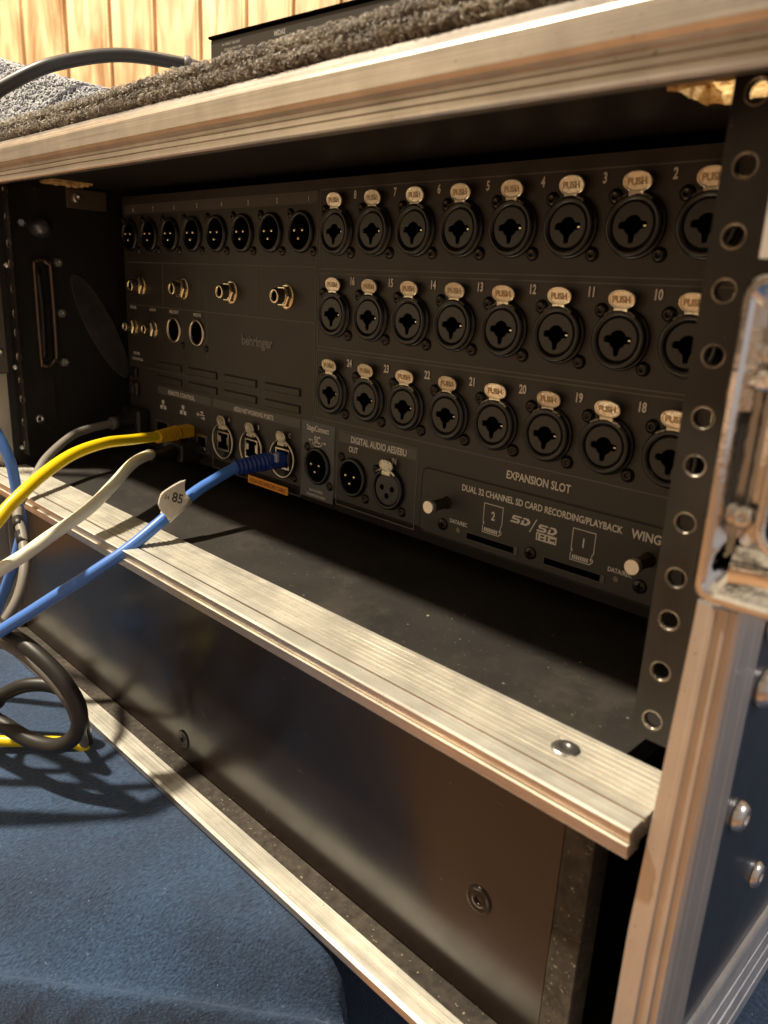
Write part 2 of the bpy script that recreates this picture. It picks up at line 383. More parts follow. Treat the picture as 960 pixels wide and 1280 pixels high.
# corner uprights: front profile (x, y)
def upright(z0, z1, mirror=False):
    pr = [(12.8,-24.6),(13.4,-26.0),(17.4,-26.3),(17.9,-27.2),(19.4,-27.3),(20.0,-26.5),(21.9,-26.3),(22.3,-26.9),(23.0,-26.9),(23.4,-26.3),(25.0,-26.0),(26.0,-24.6),
          (26.2,-22.6),(26.05,-22.3),(26.05,-21.7),(26.2,-21.4),(26.2,-13.4),(26.05,-13.1),(26.05,-12.6),(26.2,-12.3),(26.2,-6.4),(24.6,-6.0),(24.6,-14),(14.0,-14),(13.6,-24.0)]
    def w(x,y,z):
        k = max(0, min(1,(z+215)/97)) if z < -100 else 1.0
        x2 = x + 3.0*k*max(0,(26.2-x)/13.4) + .1*mn.noise(Vector((x*.3,y*.3,z*.02)))
        if mirror: x2 = -465-x2
        return (x2, y, z)
    return MB().prism(pr, 'z', z0, z1, 30, w)
part('upright_extrusion', upright(-301, -115), M['alu_z'], case)
part('upright_extrusion', upright(-38.2, 6), M['alu_z'], case)
part('upright_extrusion', upright(-301, -115, True), M['alu_z'], case)
part('upright_extrusion', upright(-38.2, 6, True), M['alu_z'], case)
for (za, zb_) in ((-301,-116.5),(-38.5,6)):
    part('upright_inner_flange', MB().prism([(-480,-24),(-474.2,-24),(-473.4,-23),(-473.4,-15),(-473.9,-14.6),(-473.9,-13.6),(-473.4,-13.2),(-473.4,-5.5),(-474.4,-4.6),(-480,-4.6)], 'z', za, zb_), M['alu_z'], case)
part('latch_mounting', MB().box(-480,-473.2,-24,-3.6,-116,-39,.6), mat('dull_bracket',(.15,.13,.105),.45,.5), case)
# side bottom extrusion seen at the lower right
ps = [(24.5,-262.2),(26.0,-262.4),(26.3,-263.4),(26.3,-274),(25.8,-274.4),(25.8,-275.2),(26.3,-275.6),(26.3,-284),(25.7,-284.4),(25.7,-285.6),(26.3,-286),(26.3,-294.5),(25.7,-295),(25.7,-296),(26.3,-296.4),(26.3,-303),(25,-305),(24.5,-305)]
m_ = MB().prism([(a,b_) for a,b_ in ps], 'y', -5.5, YB, 20)
part('side_bottom_extrusion', m_, M['alu_y'], case)
for (y, z, r, h) in ((10.0,-188.5,4.6,3.0),(45.5,-230.5,4.6,2.2),(8.0,-126,6.5,4.0),(9.0,-147,5.5,4.0)):
    rivet((24.6,y,z), (1,0,0), r, h, 'side_rivet')

# rack rails
def rail(xc, sgn):
    b = MB(); zs = []; z = 15.875+12.7; pat = [12.7, 15.875, 15.875]
    zz = [0.0]
    for i in range(11): zz.append(zz[-1]-[15.875,15.875,12.7][i%3])
    edges = [5.2] + [(zz[i]+zz[i+1])/2 for i in range(11)] + [-171.7]
    w_ = 8.6 if sgn < 0 else 15.0
    xa, xb = xc-5.7*sgn, xc+w_*sgn
    lo, hi = min(xa,xb), max(xa,xb)
    n = 32
    for i, zc in enumerate(zz):
        z1, z0 = edges[i], edges[i+1]; sq=[]; ci=[]; cb=[]
        for k in range(n):
            a = 2*PI*k/n+PI/4; c, s_ = math.cos(a), math.sin(a)
            t = min((((hi-xc) if c>0 else (xc-lo))/abs(c)) if abs(c)>1e-6 else 1e9, (((z1-zc) if s_>0 else (zc-z0))/abs(s_)) if abs(s_)>1e-6 else 1e9)
            sq.append((xc+c*t, 0, zc+s_*t)); ci.append((xc+c*2.95, 0, zc+s_*2.95))
        b.add(sq+ci, [(k,(k+1)%n,(k+1)%n+n,k+n) for k in range(n)])
        # fill the four cell corners
        for (cx_,cz_) in ((lo,z0),(lo,z1),(hi,z0),(hi,z1)):
            near = sorted(range(n), key=lambda k: (sq[k][0]-cx_)**2+(sq[k][2]-cz_)**2)[:2]
            b.add([(cx_,0,cz_), sq[near[0]], sq[near[1]]], [(0,1,2)])
    b.add([(lo,0,5.2),(lo,2.2,5.2),(lo,2.2,-171.7),(lo,0,-171.7)],[(0,1,2,3)])
    b.add([(lo,0,-171.7),(lo,2.2,-171.7),(hi,2.2,-171.7),(hi,0,-171.7)],[(0,1,2,3)])
    xw = xc+w_*sgn; b.box(min(xw,xw-2*sgn),max(xw,xw-2*sgn),2.2,26,-171.7,5.2)
    r = part('rack_rail', b, M['rail'], case)
    for zc in zz:
        h = MB(); h.lathe([(3.15,.02),(2.95,.1),(2.65,-.1),(2.35,-.6),(2.45,-.8),(2.3,-1.1),(2.4,-1.4),(2.3,-1.8)], (xc,0,zc), (0,-1,0), 28, True)
        hr = part('threaded_hole', h, M['hole_rim'], r)
    return r
rail(0, 1); rail(-465, -1)
for z in (-45.5,-168.0,-112):   # rail fixings on the left rail
    rivet((-470.6,0,z), (0,-1,0), 2.0, 1.6, 'rail_screw')
for z in (-60,-102): rivet((-473.2,-9,z), (1,0,0), 3.0, 1.4, 'mounting_rivet')

# chrome latch plates
def latch(mirror):
    fx = (lambda x: -465-x) if mirror else (lambda x: x)
    def rr(x0,x1,z0,z1,r,n=6):
        o = []
        for (cx,cz,a0) in ((x1-r,z1-r,0),(x0+r,z1-r,90),(x0+r,z0+r,180),(x1-r,z0+r,270)):
            for i in range(n+1):
                a = math.radians(a0+90*i/n); o.append((cx+r*math.cos(a), cz+r*math.sin(a)))
        return o
    x0,x1,z0,z1 = 16.6, 60, -112.5, -41.5
    layers = [(rr(x0,x1,z0,z1,4),-27.5),(rr(x0,x1,z0,z1,4),-31.4),(rr(x0+.7,x1-.7,z0+.7,z1-.7,3.6),-32.2),(rr(x0+1.8,x1-1.8,z0+1.8,z1-1.8,3),-32.2),
              (rr(x0+2.6,x1-2.6,z0+2.6,z1-2.6,2.6),-31.2),(rr(x0+5.5,x1-5.5,z0+9,z1-6,3),-26.0),(rr(x0+7,x1-7,z0+14,z1-8,3),-24.4)]
    b = MB(); vs=[]
    m = len(layers[0][0])
    for o,y in layers: vs += [(fx(x),y,z) for x,z in o]
    fs = [(q*m+i,q*m+(i+1)%m,(q+1)*m+(i+1)%m,(q+1)*m+i) for q in range(len(layers)-1) for i in range(m)]
    fs.append(tuple(range((len(layers)-1)*m, len(layers)*m)))
    b.add(vs, fs, False)
    l = part('latch_dish', b, M['chrome'], case)
    # folded wings, hub and hook inside the dish
    w = MB().box(*sorted((fx(28.5),fx(54))), -29.6,-25,-97,-67,1.5); part('latch_well', w, M['plug'], l)
    w = MB(); q_ = rr(28,55,-98,-66,5); w.tube([(fx(x),-29.8+.4*math.sin(z*.2),z) for x,z in q_]+[(fx(q_[0][0]),-29.8,q_[0][1])],1.3,10,1,False,False); part('latch_wing_frame', w, M['chrome'], l)
    w = MB(); vv=[]
    for i in range(9):
        for j in range(9):
            x = 23+ (60-23)*i/8; z = -110+11*j/8; vv.append((fx(x), -27-2.2*math.sin(PI*j/8)-.6*math.sin(x*.9), z))
    w.add(vv,[(i*9+j,i*9+j+1,(i+1)*9+j+1,(i+1)*9+j) for i in range(8) for j in range(8)],True); part('latch_spring', w, M['chrome'], l)
    w = MB(); w.prism([(fx(a),c) for a,c in [(26,-27),(26.6,-30),(30,-31),(48,-31),(51,-27)]], 'z', -70, -52, 1)
    part('latch_wing', w, M['chrome'], l)
    w = MB().box(*sorted((fx(21.5),fx(33))), -30.6,-25,-64.5,-60.5,.6); part('latch_bar', w, M['chrome'], l)
    w = MB().lathe([(5,0),(5,4),(4,5),(2,5.2)], (fx(38),-26,-71), (0,-1,0), 28, True, cap1=True); part('latch_hub', w, M['rivet'], l)
    rivet((fx(23.2),-26.8,-92.5),(0,-1,0),2.6,1.8,'latch_rivet',parent=l); rivet((fx(22.6),-27,-57),(0,-1,0),2.2,1.6,'latch_rivet',parent=l)
    w = MB()                                          # bent tab wrapping round the corner below the dish
    w.prism([(fx(27),-24.5),(fx(27),-26.5),(fx(40),-26.5),(fx(40),-24.5)], 'z', -114, -40, 1)
    part('latch_back_plate', w, M['rivet'], l)
latch(False); latch(True)
# fittings on the inside of the left wall
b = MB()
hp = [(24,-41),(27,-43),(28.5,-48),(28.5,-102),(27,-108),(23,-112),(19,-111),(17.5,-106),(17.5,-48),(18.5,-42.5),(21,-41)]
pts = [(XL+4, y, z) for y,z in hp]; b.tube(pts+[pts[0]], 1.7, 10, 5)
part('inner_handle_frame', b, mat('bronze',(.16,.11,.075),.35,.8), case)
part('handle_grip', MB().tube([(XL+3.5,20,-47),(XL+4.6,20.5,-75),(XL+3.5,20,-106)],2.1,10,5), M['rail'], case)
for z in (-42,-76,-110):
    b = MB(); b.lathe([(3.6,0),(3.6,1.2),(2.9,2.4),(1.4,2.6),(1.0,1.4)], (XL,35,z), (1,0,0), 6, False, cap1=True); part('wall_bolt', b, M['rivet'], case)
b = MB(); b.lathe([(3.6,0),(3.6,1.2),(2.9,3.4),(1.4,3.8),(1.0,2.4)], (XL,14,-149), (1,0,0), 20, True, cap1=True); part('wall_bolt', b, M['rivet'], case)
b = MB(); b.lathe([(7,0),(7,2),(5.5,5),(4,9),(2.2,10)], (XL,24,-20), (1,-.1,0), 24, True, cap1=True, sx=1.2); b.lathe([(3,0),(3,4),(2,5)], (XL+1,12.5,-18), (1,-.4,0), 6, False, cap1=True)
b.box(XL,XL+2,18,23,-34,-22,.4)
part('wing_nut', b, mat('pewter',(.22,.22,.24),.35,.8), case)
b = MB(); b.box(XL, XL+3, 43.5, 72, -5.5, 7.2, .4)
br = part('corner_bracket', b, mat('bracket',(.22,.17,.12),.42,.7), case)
b = MB(); b.lathe([(3.2,0),(3.0,1.2),(2.2,1.8),(1.2,1.6),(1.0,.4)], (XL+3,50,1.2), (1,0,0), 20, True, cap1=True); part('bracket_screw', b, M['rivet'], br)
# scuffed oval pad on the left wall
b = MB(); n=40; cy, cz = 64, -86
o = [(cy + 13.5*math.cos(a)*math.cos(.42) + 41*math.sin(a)*math.sin(.42), cz - 13.5*math.cos(a)*math.sin(.42)*0.4 + 41*math.sin(a)*-math.cos(.42)) for a in [2*PI*i/n for i in range(n)]]
b.add([(XL+.1,y,z) for y,z in o]+[(XL+1.4,cy+(y-cy)*.95,cz+(z-cz)*.97) for y,z in o], [(i,(i+1)%n,(i+1)%n+n,i+n) for i in range(n)]+[tuple(range(n,2*n))])
part('oval_pad', b, mat('pad',(.05,.043,.032),.8,0,var=(45,(1,1,1),(.016,.014,.011),(.06,.053,.04)),bump=[(300,(1,1,1),.6,.6)]), case)

# ================================================================== MIXER
MY = 73.6
mix = thing('digital_mixer', 'black rack mixer with rows of numbered input sockets on its rear panel', 'mixer', (-232, 170, -169.5))
x0, x1, zt, zb = -452, -12, 4.6, -169.6
body = MB().prism([(MY+9,zt),(MY,zt-1.2),(MY,-160.4),(MY+.6,-161.0),(MY+5.5,zb),(MY+220,zb),(MY+220,zt)], 'x', x0, x1)
part('chassis', body, M['mixer'], mix)
Y1, Y2, Y3, Y4 = MY-.16, MY-.3, MY-.42, MY-.55
lines = MB()
def hl(xa, xb, z, w=.55): lines.box(xa, xb, Y1, MY-.01, z-w/2, z+w/2)
def vl(x, za, zb_, w=.55): lines.box(x-w/2, x+w/2, Y1, MY-.01, min(za,zb_)+.3, max(za,zb_)-.3)
# combo boxes
for (za, zb_) in ((-1.6,-39.9),(-42.2,-79.6),(-81.4,-118.0)):
    hl(-240.2,-20,za); hl(-240.2,-20,zb_); vl(-240.2,za,zb_)
for z in (-11.4,-51.6,-92.2):
    for i in range(9):                               # short dashes between the tabs
        pass
hl(-453+4,-242.4,-2.2); vl(-242.3,-2.2,-39.0); hl(-448,-242.4,-39.2); hl(-448,-242.4,-67.8)
for x in (-400.3,-347.4,-294.2): vl(x,-39.6,-67.5)
vl(-347.4,-68.2,-98); vl(-242.3,-39.6,-120)
hl(-221.6,-163.2,-122.0); hl(-221.6,-163.2,-163.2); vl(-221.6,-122,-163.2); vl(-163.2,-122,-163.2)
hl(-343,-252.5,-166.2,.4); vl(-252.4,-121,-166); vl(-343,-121,-166); hl(-448,-343,-110.5,.3)
part('printed_lines', lines, M['line'], mix)
def st(xa, xb, za, zb_):
    strips = MB(); strips.box(xa, xb, Y1-.02, MY-.01, min(za,zb_), max(za,zb_)); part('header_strip', strips, M['mixer_strip'], mix)
st(-448,-242.9,-2.6,-7.8); st(-411.5,-344.2,-121.2,-126.6); st(-342.0,-253.2,-121.2,-126.6); st(-221,-163.8,-122.6,-128.0)
g = MB().box(-251.8,-224.0,Y1-.02,MY-.01,-164.6,-120.9); part('stage_patch', g, M['grey_patch'], mix)

# sockets: prototypes relative to their own centre on the panel plane (y=0 is the panel)
def star(n=48):
    """outline of the keyed jack opening: r as a function of angle, one point per angle"""
    o = []
    for k in range(n):
        a = 2*PI*k/n; c, s_ = math.cos(a), math.sin(a); r = 3.35
        if abs(s_) < .36: r = min(5.6, 1.25/max(abs(s_),.01)) if 1.25/max(abs(s_),.01) > r else r; r = min(r, 5.4)
        if s_ < -.8: r = max(r, min(5.9, 1.1/max(abs(c),.01)))
        o.append((r*c, r*s_))
    return o
def word(body, *a, name='lettering'):
    b = MB(); text(b, body, *a); part(name, b, M['print_'], mix)
def push_tab(w=5.6, h=3.5, zc=14.6, txt=True, parent=None, org=None, name='push_tab'):
    b = MB(); n = 30; o=[]
    for k in range(n):
        a = 2*PI*k/n; c,s_ = math.cos(a), math.sin(a)
        o.append((w*math.copysign(abs(c)**.9,c), zc+h*math.copysign(abs(s_)**.9,s_)))
    tilt = lambda z: -3.4-(z-zc)*.16
    L = [(0.0,.8),(0.0,0.0),(.94,0)] 
    vs=[]; 
    for (sc, dy) in ((1,.9),(1,.15),(.93,-.1),(.84,-.1),(.80,.08)):
        vs += [(x*sc, tilt(z)+dy, zc+(z-zc)*sc) for x,z in o]
    fs = [(q*n+i,q*n+(i+1)%n,(q+1)*n+(i+1)%n,(q+1)*n+i) for q in range(4) for i in range(n)]+[tuple(range(4*n,5*n)), tuple(range(n))[::-1]]
    b.add(vs, fs)
    zb0 = zc-h
    b.box(-2.9,2.9,-3.2,-2.4,zb0-1.7,zb0+.4,.15)
    for s_ in (-1,1):
        vs=[]
        for i in range(5):
            a = math.radians(90-s_*(16+i*5)); vs += [(11.3*math.cos(a),-3.3,11.3*math.sin(a)-.2),(10.5*math.cos(a),-3.9,10.5*math.sin(a)-.2)]
        b.add(vs, [(2*i,2*i+2,2*i+3,2*i+1) for i in range(4)])
    t = link(name, b, M['gold'], parent, org)
    return t
def push_text(mb, zc=14.6, size=3.3, fn=None):
    text(mb, 'PUSH', 0, 0, size, 0, 'CENTER', .95, .03, fn=lambda a,b: (a, -3.4-(b-size*.36)*.16-.12, zc-size*.36+b))
def screw(parent, org, dx, dz, r=2.1):
    b = MB(); b.lathe([(r*1.35,0),(r*1.3,.5),(r,.9),(r*.85,1.35),(r*.5,1.4),(r*.42,.7)], (dx,0,dz), (0,-1,0), 18, True, cap1=True)
    return link('screw', b, M['screw'], parent, org)
zr = [-21.8, -62.2, -102.8]; cx0 = -226.6
o0 = Vector((cx0, MY, zr[0]))
b = MB(); b.lathe([(11.7,0),(11.7,.8),(11.2,1.3),(11.0,1.3),(10.9,3.0),(10.4,3.5),(9.6,3.6),(8.6,3.1),(8.2,2.2)], (0,0,0), seg=48, smooth=True)
combo = link('input_socket', b, M['ring'], mix, o0)
n=48; st_ = star(n); b = MB()
vs = [(8.15*math.cos(2*PI*k/n), -2.2, 8.15*math.sin(2*PI*k/n)) for k in range(n)] + [(7.7*math.cos(2*PI*k/n), -2.9, 7.7*math.sin(2*PI*k/n)) for k in range(n)] + [(x*1.08,-2.9,z*1.08) for x,z in st_] + [(x,-2.6,z) for x,z in st_]
b.add(vs, [(q*n+k,q*n+(k+1)%n,(q+1)*n+(k+1)%n,(q+1)*n+k) for q in range(3) for k in range(n)])
link('socket_face', b, M['face'], combo, o0)
b = MB(); b.add([(x,-2.58,z) for x,z in st_]+[(x*.97,-.25,z*.97) for x,z in st_], [(k,(k+1)%n,(k+1)%n+n,k+n) for k in range(n)]+[tuple(range(n,2*n))])
link('jack_opening', b, M['void'], combo, o0)
push_tab(parent=combo, org=o0)
b = MB(); b.box(3.5,4.5,-1.3,-.5,-.5,.1); link('contact', b, M['brass'], combo, o0)
b = MB(); push_text(b); link('tab_lettering', b, M['gold_dark'], combo, o0)
screw(combo, o0, -9.6, 10.2); screw(combo, o0, 10.4, -10.0)
for r_ in range(3):
    for i in range(8):
        if r_ or i:
            c_ = dup(combo, mix, Vector((cx0+27*i, MY, zr[r_]))); ax, az = random.uniform(-.05,.035), random.uniform(-.05,.05)
            for ch in c_.children:
                if ch.name.startswith(('push_tab','tab_lettering')): ch.rotation_euler = (ax, 0, az)
nums = MB()
for r_, base in enumerate((8,16,24)):
    for i in range(8):
        s_ = str(base-i); word(s_, cx0+27*i+12.4, zr[r_]+15.0, 5.2, Y3, 'CENTER', .70, .03, name='socket_number')
# XLR outputs
def male_xlr(org, parent=mix):
    b = MB(); b.lathe([(10.6,0),(10.6,1.2),(10.0,2.0),(9.2,2.2),(8.6,1.8),(8.2,.4),(8.2,-1)], (0,0,0), seg=40, smooth=True)
    x = link('output_socket', b, M['ring'], parent, org)
    b = MB(); b.lathe([(8.2,-.02),(8.1,1.7)], (0,0,0), seg=40); 
    b = MB(); b.lathe([(8.25,.35)], (0,0,0), seg=40, cap0=False, cap1=True); link('socket_well', b, M['void'], x, org)
    for (dx,dz) in ((-3.3,.9),(3.3,.9),(0,-3.2)):
        b = MB(); b.lathe([(.95,.3),(.95,2.2),(.7,2.8)], (dx,0,dz), seg=12, smooth=True, cap1=True); link('pin', b, M['pin'], x, org)
    screw(x, org, -9.4, 9.6, 1.9); screw(x, org, 10.4, -9.6, 1.9)
    return x
ox = male_xlr(Vector((-255.3, MY, -21.6)))
for i in range(1,8): dup(ox, mix, Vector((-255.3-26.6*i, MY, -21.6)))
for i in range(8): word(str(i+1), -249.6-26.6*i, -6.6, 3.6, Y3, 'CENTER', .75, .02)
dup(ox, mix, Vector((-237.4, MY, -145.2))); dup(ox, mix, Vector((-208.8, MY, -145.8)))
# female digital input
o1 = Vector((-181.6, MY, -146.2))
b = MB(); b.lathe([(10.8,0),(10.8,1.2),(10.3,2.2),(9.3,2.4),(8.8,1.8),(8.6,1.0)], (0,0,0), seg=44, smooth=True); fx_ = link('digital_input_socket', b, M['ring'], mix, o1)
b = MB(); b.lathe([(8.6,1.0),(7.9,1.6)], (0,0,0), seg=44, cap1=True); link('socket_face', b, M['face'], fx_, o1)
for (dx,dz) in ((-3.6,.6),(3.6,.6),(0,-3.4)):
    b = MB(); b.lathe([(1.5,1.66)], (dx,0,dz), seg=16, cap1=True); link('contact_hole', b, M['void'], fx_, o1)
push_tab(4.7,3.2,12.6,parent=fx_,org=o1); screw(fx_, o1, -9.6, 8.4, 1.9); screw(fx_, o1, 9.8, -10, 1.9)
# TRS line jacks and aux jacks
def trs(c, r=4.4, L=9.0):
    org = Vector((c[0], MY, c[1])); b = MB(); b.lathe([(r+2.4,0),(r+2.4,.6),(r+1.6,.9)], (0,0,0), seg=28, cap1=True)
    b.lathe([(r*1.42,.9),(r*1.42,3.2),(r*1.25,3.8)], (0,0,0), seg=6, cap1=True)
    j = link('line_jack', b, M['brass'], mix, org)
    b = MB(); pr = []
    for k in range(8): pr += [(r*.98, 3.8+k*(L-4.4)/8), (r*.86, 3.8+(k+.5)*(L-4.4)/8)]
    pr += [(r*.96,L-.6),(r*.8,L),(r*.62,L),(r*.6,L-1.2)]
    b.lathe(pr, (0,0,0), seg=26, smooth=True); link('jack_barrel', b, M['brass'], j, org)
    b = MB(); b.lathe([(r*.6,L-1.2)], (0,0,0), seg=22, cap1=True); link('jack_opening', b, M['void'], j, org)
    return j
j0 = trs((-267.5,-55.0))
for x in (-320.6,-374.6,-429.4): dup(j0, mix, Vector((x, MY, -54.7)))
j1 = trs((-414.8,-83), 3.7, 8.0); dup(j1, mix, Vector((-441.6, MY, -83)))
for x in (-386.6,-358.6):
    org = Vector((x, MY, -81.4)); b = MB(); b.lathe([(8.7,0),(8.7,1.0),(8.0,1.6),(7.2,1.6),(7.0,.3)], (0,0,0), seg=36, smooth=True); d = link('round_data_socket', b, M['nickel'], mix, org)
    b = MB(); b.lathe([(7.1,.3)], (0,0,0), seg=36, cap1=True); link('socket_well', b, M['void'], d, org); screw(d, org, 10.0, -9.2, 1.6)
# locking network sockets
def ether(c):
    org = Vector((c[0], MY, c[1])); b = MB()
    pts = [(11.0*math.cos(2*PI*k/36), -2.0, 11.0*math.sin(2*PI*k/36)) for k in range(37)]
    b.tube(pts, .75, 8, 1, spline=False, cap=False); e = link('network_socket', b, M['nickel'], mix, org)
    b = MB(); b.lathe([(11.0,0),(11,1.6),(10.2,1.8),(9.8,.5)], (0,0,0), seg=36, smooth=True, cap1=True); link('socket_shell', b, M['ring'], e, org)
    b = MB(); b.frame(-6.4,6.4,-6,6,.9,-.6,-1.8); b.box(-5.6,-3.2,-1.6,-.5,-1,3,.2); b.box(3.6,5.4,-1.6,-.5,-2,3,.2); link('port_frame', b, M['nickel'], e, org)
    b = MB().box(-5.5,5.5,-.75,-.6,-5.1,5.1); link('port_opening', b, M['void'], e, org)
    push_tab(4.4,3.6,13.0,parent=e,org=org); screw(e, org, 9.6, -10.4, 1.6)
    return e
e0 = ether((-328.6,-146.6)); dup(e0, mix, Vector((-298.2, MY,-146.2))); dup(e0, mix, Vector((-267.6, MY,-146.4)))
for i, x in enumerate((-323.6,-292.6,-262.6)): word('ABC'[i], x, -133.4, 3.6, Y3, 'CENTER', .8, .02)
# small ports lower left
for (xa,xb,za,zb_) in ((-414,-397,-158,-145.2),(-388.5,-370.5,-158,-145.6),(-360.5,-348.5,-159.5,-147.0)):
    org = Vector(((xa+xb)/2, MY, (za+zb_)/2)); w,h = (xb-xa)/2,(zb_-za)/2
    b = MB(); b.frame(-w,w,-h,h,1.4,0,-1.1); p_ = link('small_port', b, M['nickel'], mix, org)
    b = MB(); b.box(-w+1.3,w-1.3,-.25,-.05,-h+1.3,h-1.3); link('port_opening', b, M['void'], p_, org)
    b = MB(); b.box(-w+3,w-3,-.8,-.3,-h+2.2,-h+4.6,.2); link('port_tongue', b, M['nickel'], p_, org)
b = MB(); b.box(-447,-438,MY-2.6,MY,-118.5,-112,.6); part('power_switch', b, M['ring'], mix)
b = MB(); b.box(-448,-437,MY-3,MY,-132,-122,.8); b.box(-444.5,-440,MY-4.2,MY-3,-130,-125,.4); part('rocker_switch', b, M['face'], mix)
# louvres
b = MB()
for (xa,xb) in ((-411,-379),(-370,-337),(-328,-295),(-286,-254)):
    for z in (-106.3,-115.9):
        b.prism([(MY+.1,z+2.6),(MY-.9,z+1.4),(MY-1.0,z-2.0),(MY+.1,z-2.5)], 'x', xa, xb)
part('louvres', b, M['mixer'], mix)
# lettering
for (s_, x, z, sz, al, sx) in (
    ('EXPANSION SLOT',-94.0,-125.3,5.0,'CENTER',.80), ('DUAL 32 CHANNEL SD CARD RECORDING/PLAYBACK',-93.6,-136.2,4.15,'CENTER',.80),
    ('WING-',-49.0,-136.6,5.2,'LEFT',.84), ('DATA/REC',-134.7,-153.2,2.7,'CENTER',.82), ('DATA/REC',-51.6,-152.8,2.7,'CENTER',.82),
    ('2',-115.2,-146.2,5.6,'CENTER',.8), ('1',-69.0,-146.4,5.6,'CENTER',.8),
    ('DIGITAL AUDIO AES/EBU',-190.6,-127.1,4.9,'CENTER',.74), ('OUT',-208.6,-132.2,4.4,'CENTER',.76), ('IN',-178.6,-132.6,4.4,'CENTER',.76),
    ('StageConnect',-237.8,-125.8,4.6,'CENTER',.72),
    ('REMOTE CONTROL',-380,-125.4,4.0,'CENTER',.95), ('AES50 NETWORKING PORTS',-298,-125.6,4.0,'CENTER',.78)):
    word(s_, x, z, sz, Y4, al, sx, .022)
for (s_, x, z, sz) in (('PHONES',-441,-70.6,2.6),('AUX IN',-414,-70.8,2.6),('MIDI OUT',-386,-70.8,2.9),('MIDI IN',-358,-71.2,2.9),('POWER',-439,-102.6,3.0),
                       ('FOOTSWITCH',-438,-106.4,2.6),('SELF-POWERED',-238,-160.4,1.9),('CONNECTION ONLY',-238,-163.2,1.9)):
    word(s_, x, z, sz, Y4, 'CENTER', .9, .02)
# network and usb glyphs, SC mark
def dot(x, z, r): nums.lathe([(r,MY-Y4)], (x,MY,z), seg=12, cap1=True)
for x in (-404.3,-378.1):
    for (dx,dz) in ((0,2.4),(-2.4,-1.4),(2.4,-1.4)): nums.box(x+dx-1.4,x+dx+1.4,Y4,MY,-134.3+dz-1.2,-134.3+dz+1.2)
    nums.box(x-.3,x+.3,Y4+.1,MY,-134.5,-132.6); nums.box(x-2.4,x+2.4,Y4+.1,MY,-134.8,-134.3)
nums.box(-359.6,-352,Y4,MY,-134.3,-133.6); dot(-359.6,-134,1.3); nums.box(-357,-354,Y4+.1,MY,-132.4,-131.8); dot(-354,-132.1,1.0); nums.box(-356,-353.6,Y4+.1,MY,-136.2,-135.6); nums.box(-353.6,-352,Y4,MY,-136.7,-135.1)
word('SC', -238.0, -132.4, 5.6, Y4, 'CENTER', .8, .03); nums.box(-244.5,-241.8,Y4,MY,-131.4,-130.9); nums.box(-234,-231.3,Y4,MY,-131.8,-131.3); dot(-244.4,-131.2,.7); dot(-231.4,-131.6,.7)
vsx = [( -238+4.6*math.cos(a), Y4, -131.2+3.2*math.sin(a)) for a in [math.radians(200+140*i/12) for i in range(13)]]; vsy = [( -238+4.0*math.cos(a), Y4, -131.2+2.7*math.sin(a)) for a in [math.radians(200+140*i/12) for i in range(13)]]
nums.add(vsx+vsy, [(i,i+1,i+14,i+13) for i in range(12)])
# memory card outlines
def card(cx, cz):
    nums = MB()
    o = [(-5.4,6.4),(5.4,6.4),(5.4,-2.6),(4.8,-3.2),(4.8,-4.4),(5.4,-5.0),(5.4,-6.2),(3.9,-7.6),(-5.4,-7.6),(-5.4,-4.4),(-4.8,-3.9),(-4.8,-3.0),(-5.4,-2.5)]
    m=len(o); c = []
    ins = [(a*.94, (b_+.6)*.95-.6) for a,b_ in o]
    nums.add([(cx+a,Y4,cz+b_) for a,b_ in o]+[(cx+a,Y4,cz+b_) for a,b_ in ins], [(i,(i+1)%m,(i+1)%m+m,i+m) for i in range(m)])
    for k in range(8): nums.box(cx-4.4+k*.98,cx-4.4+k*.98+.62,Y4,MY,cz-6.9,cz-5.1)
    nums.box(cx+4.0,cx+4.6,Y4,MY,cz-5.9,cz-4.6); nums.box(cx-5.3,cx-4.7,Y4,MY,cz-3.6,cz-2.4)
    part('card_symbol', nums, M['print_'], mix)
card(-115.3,-145.4); card(-69.1,-145.4)
# SD style marks: slanted S and D built from strokes
def sdmark(cx, cz, s=1.0):
    sl = .28
    def q(pts): nums.add([(cx+(a+b_*sl)*s, Y4, cz+b_*s) for a,b_ in pts], [tuple(range(len(pts)))])
    q([(-4.6,1.9),(0.2,1.9),(0.2,1.1),(-4.9,1.1)]); q([(-5.0,1.1),(-3.4,1.1),(-3.4,.2),(-5.0,.3)]); q([(-4.9,.5),(-.8,.5),(-.2,-.3),(-4.4,-.3)])
    q([(-1.4,-.3),(.1,-.3),(.1,-1.1),(-1.4,-1.1)]); q([(-5.2,-1.0),(.1,-1.0),(-.5,-1.9),(-5.2,-1.9)])
    q([(1.0,.5),(2.2,.5),(2.2,-1.0),(1.0,-1.0)]); q([(1.0,-1.0),(3.2,-1.0),(4.0,-1.9),(.6,-1.9)]); q([(3.2,-1.0),(4.2,-.3),(5.6,-.7),(4.0,-1.9)]); q([(4.2,-.3),(4.2,.4),(5.7,.6),(5.6,-.7)]); q([(4.2,.4),(3.0,1.1),(4.2,1.9),(5.7,.6)]); q([(3.0,1.1),(1.0,1.1),(1.4,1.9),(4.2,1.9)])
sdmark(-100.6,-142.6,.9); sdmark(-86.8,-143.4,.88)
nums.add([(-95.6,Y4,-146.6),(-95.1,Y4,-146.6),(-92.0,Y4,-140.2),(-92.5,Y4,-140.2)],[(0,1,2,3)])
nums.frame(-91.8,-81.6,-149.0,-145.6,.55,MY,Y4)
nums.box(-90.6,-89.6,Y4,MY,-148.4,-146.2); nums.box(-87.8,-86.8,Y4,MY,-148.4,-146.2); nums.box(-89.6,-87.8,Y4,MY,-147.6,-147.0)
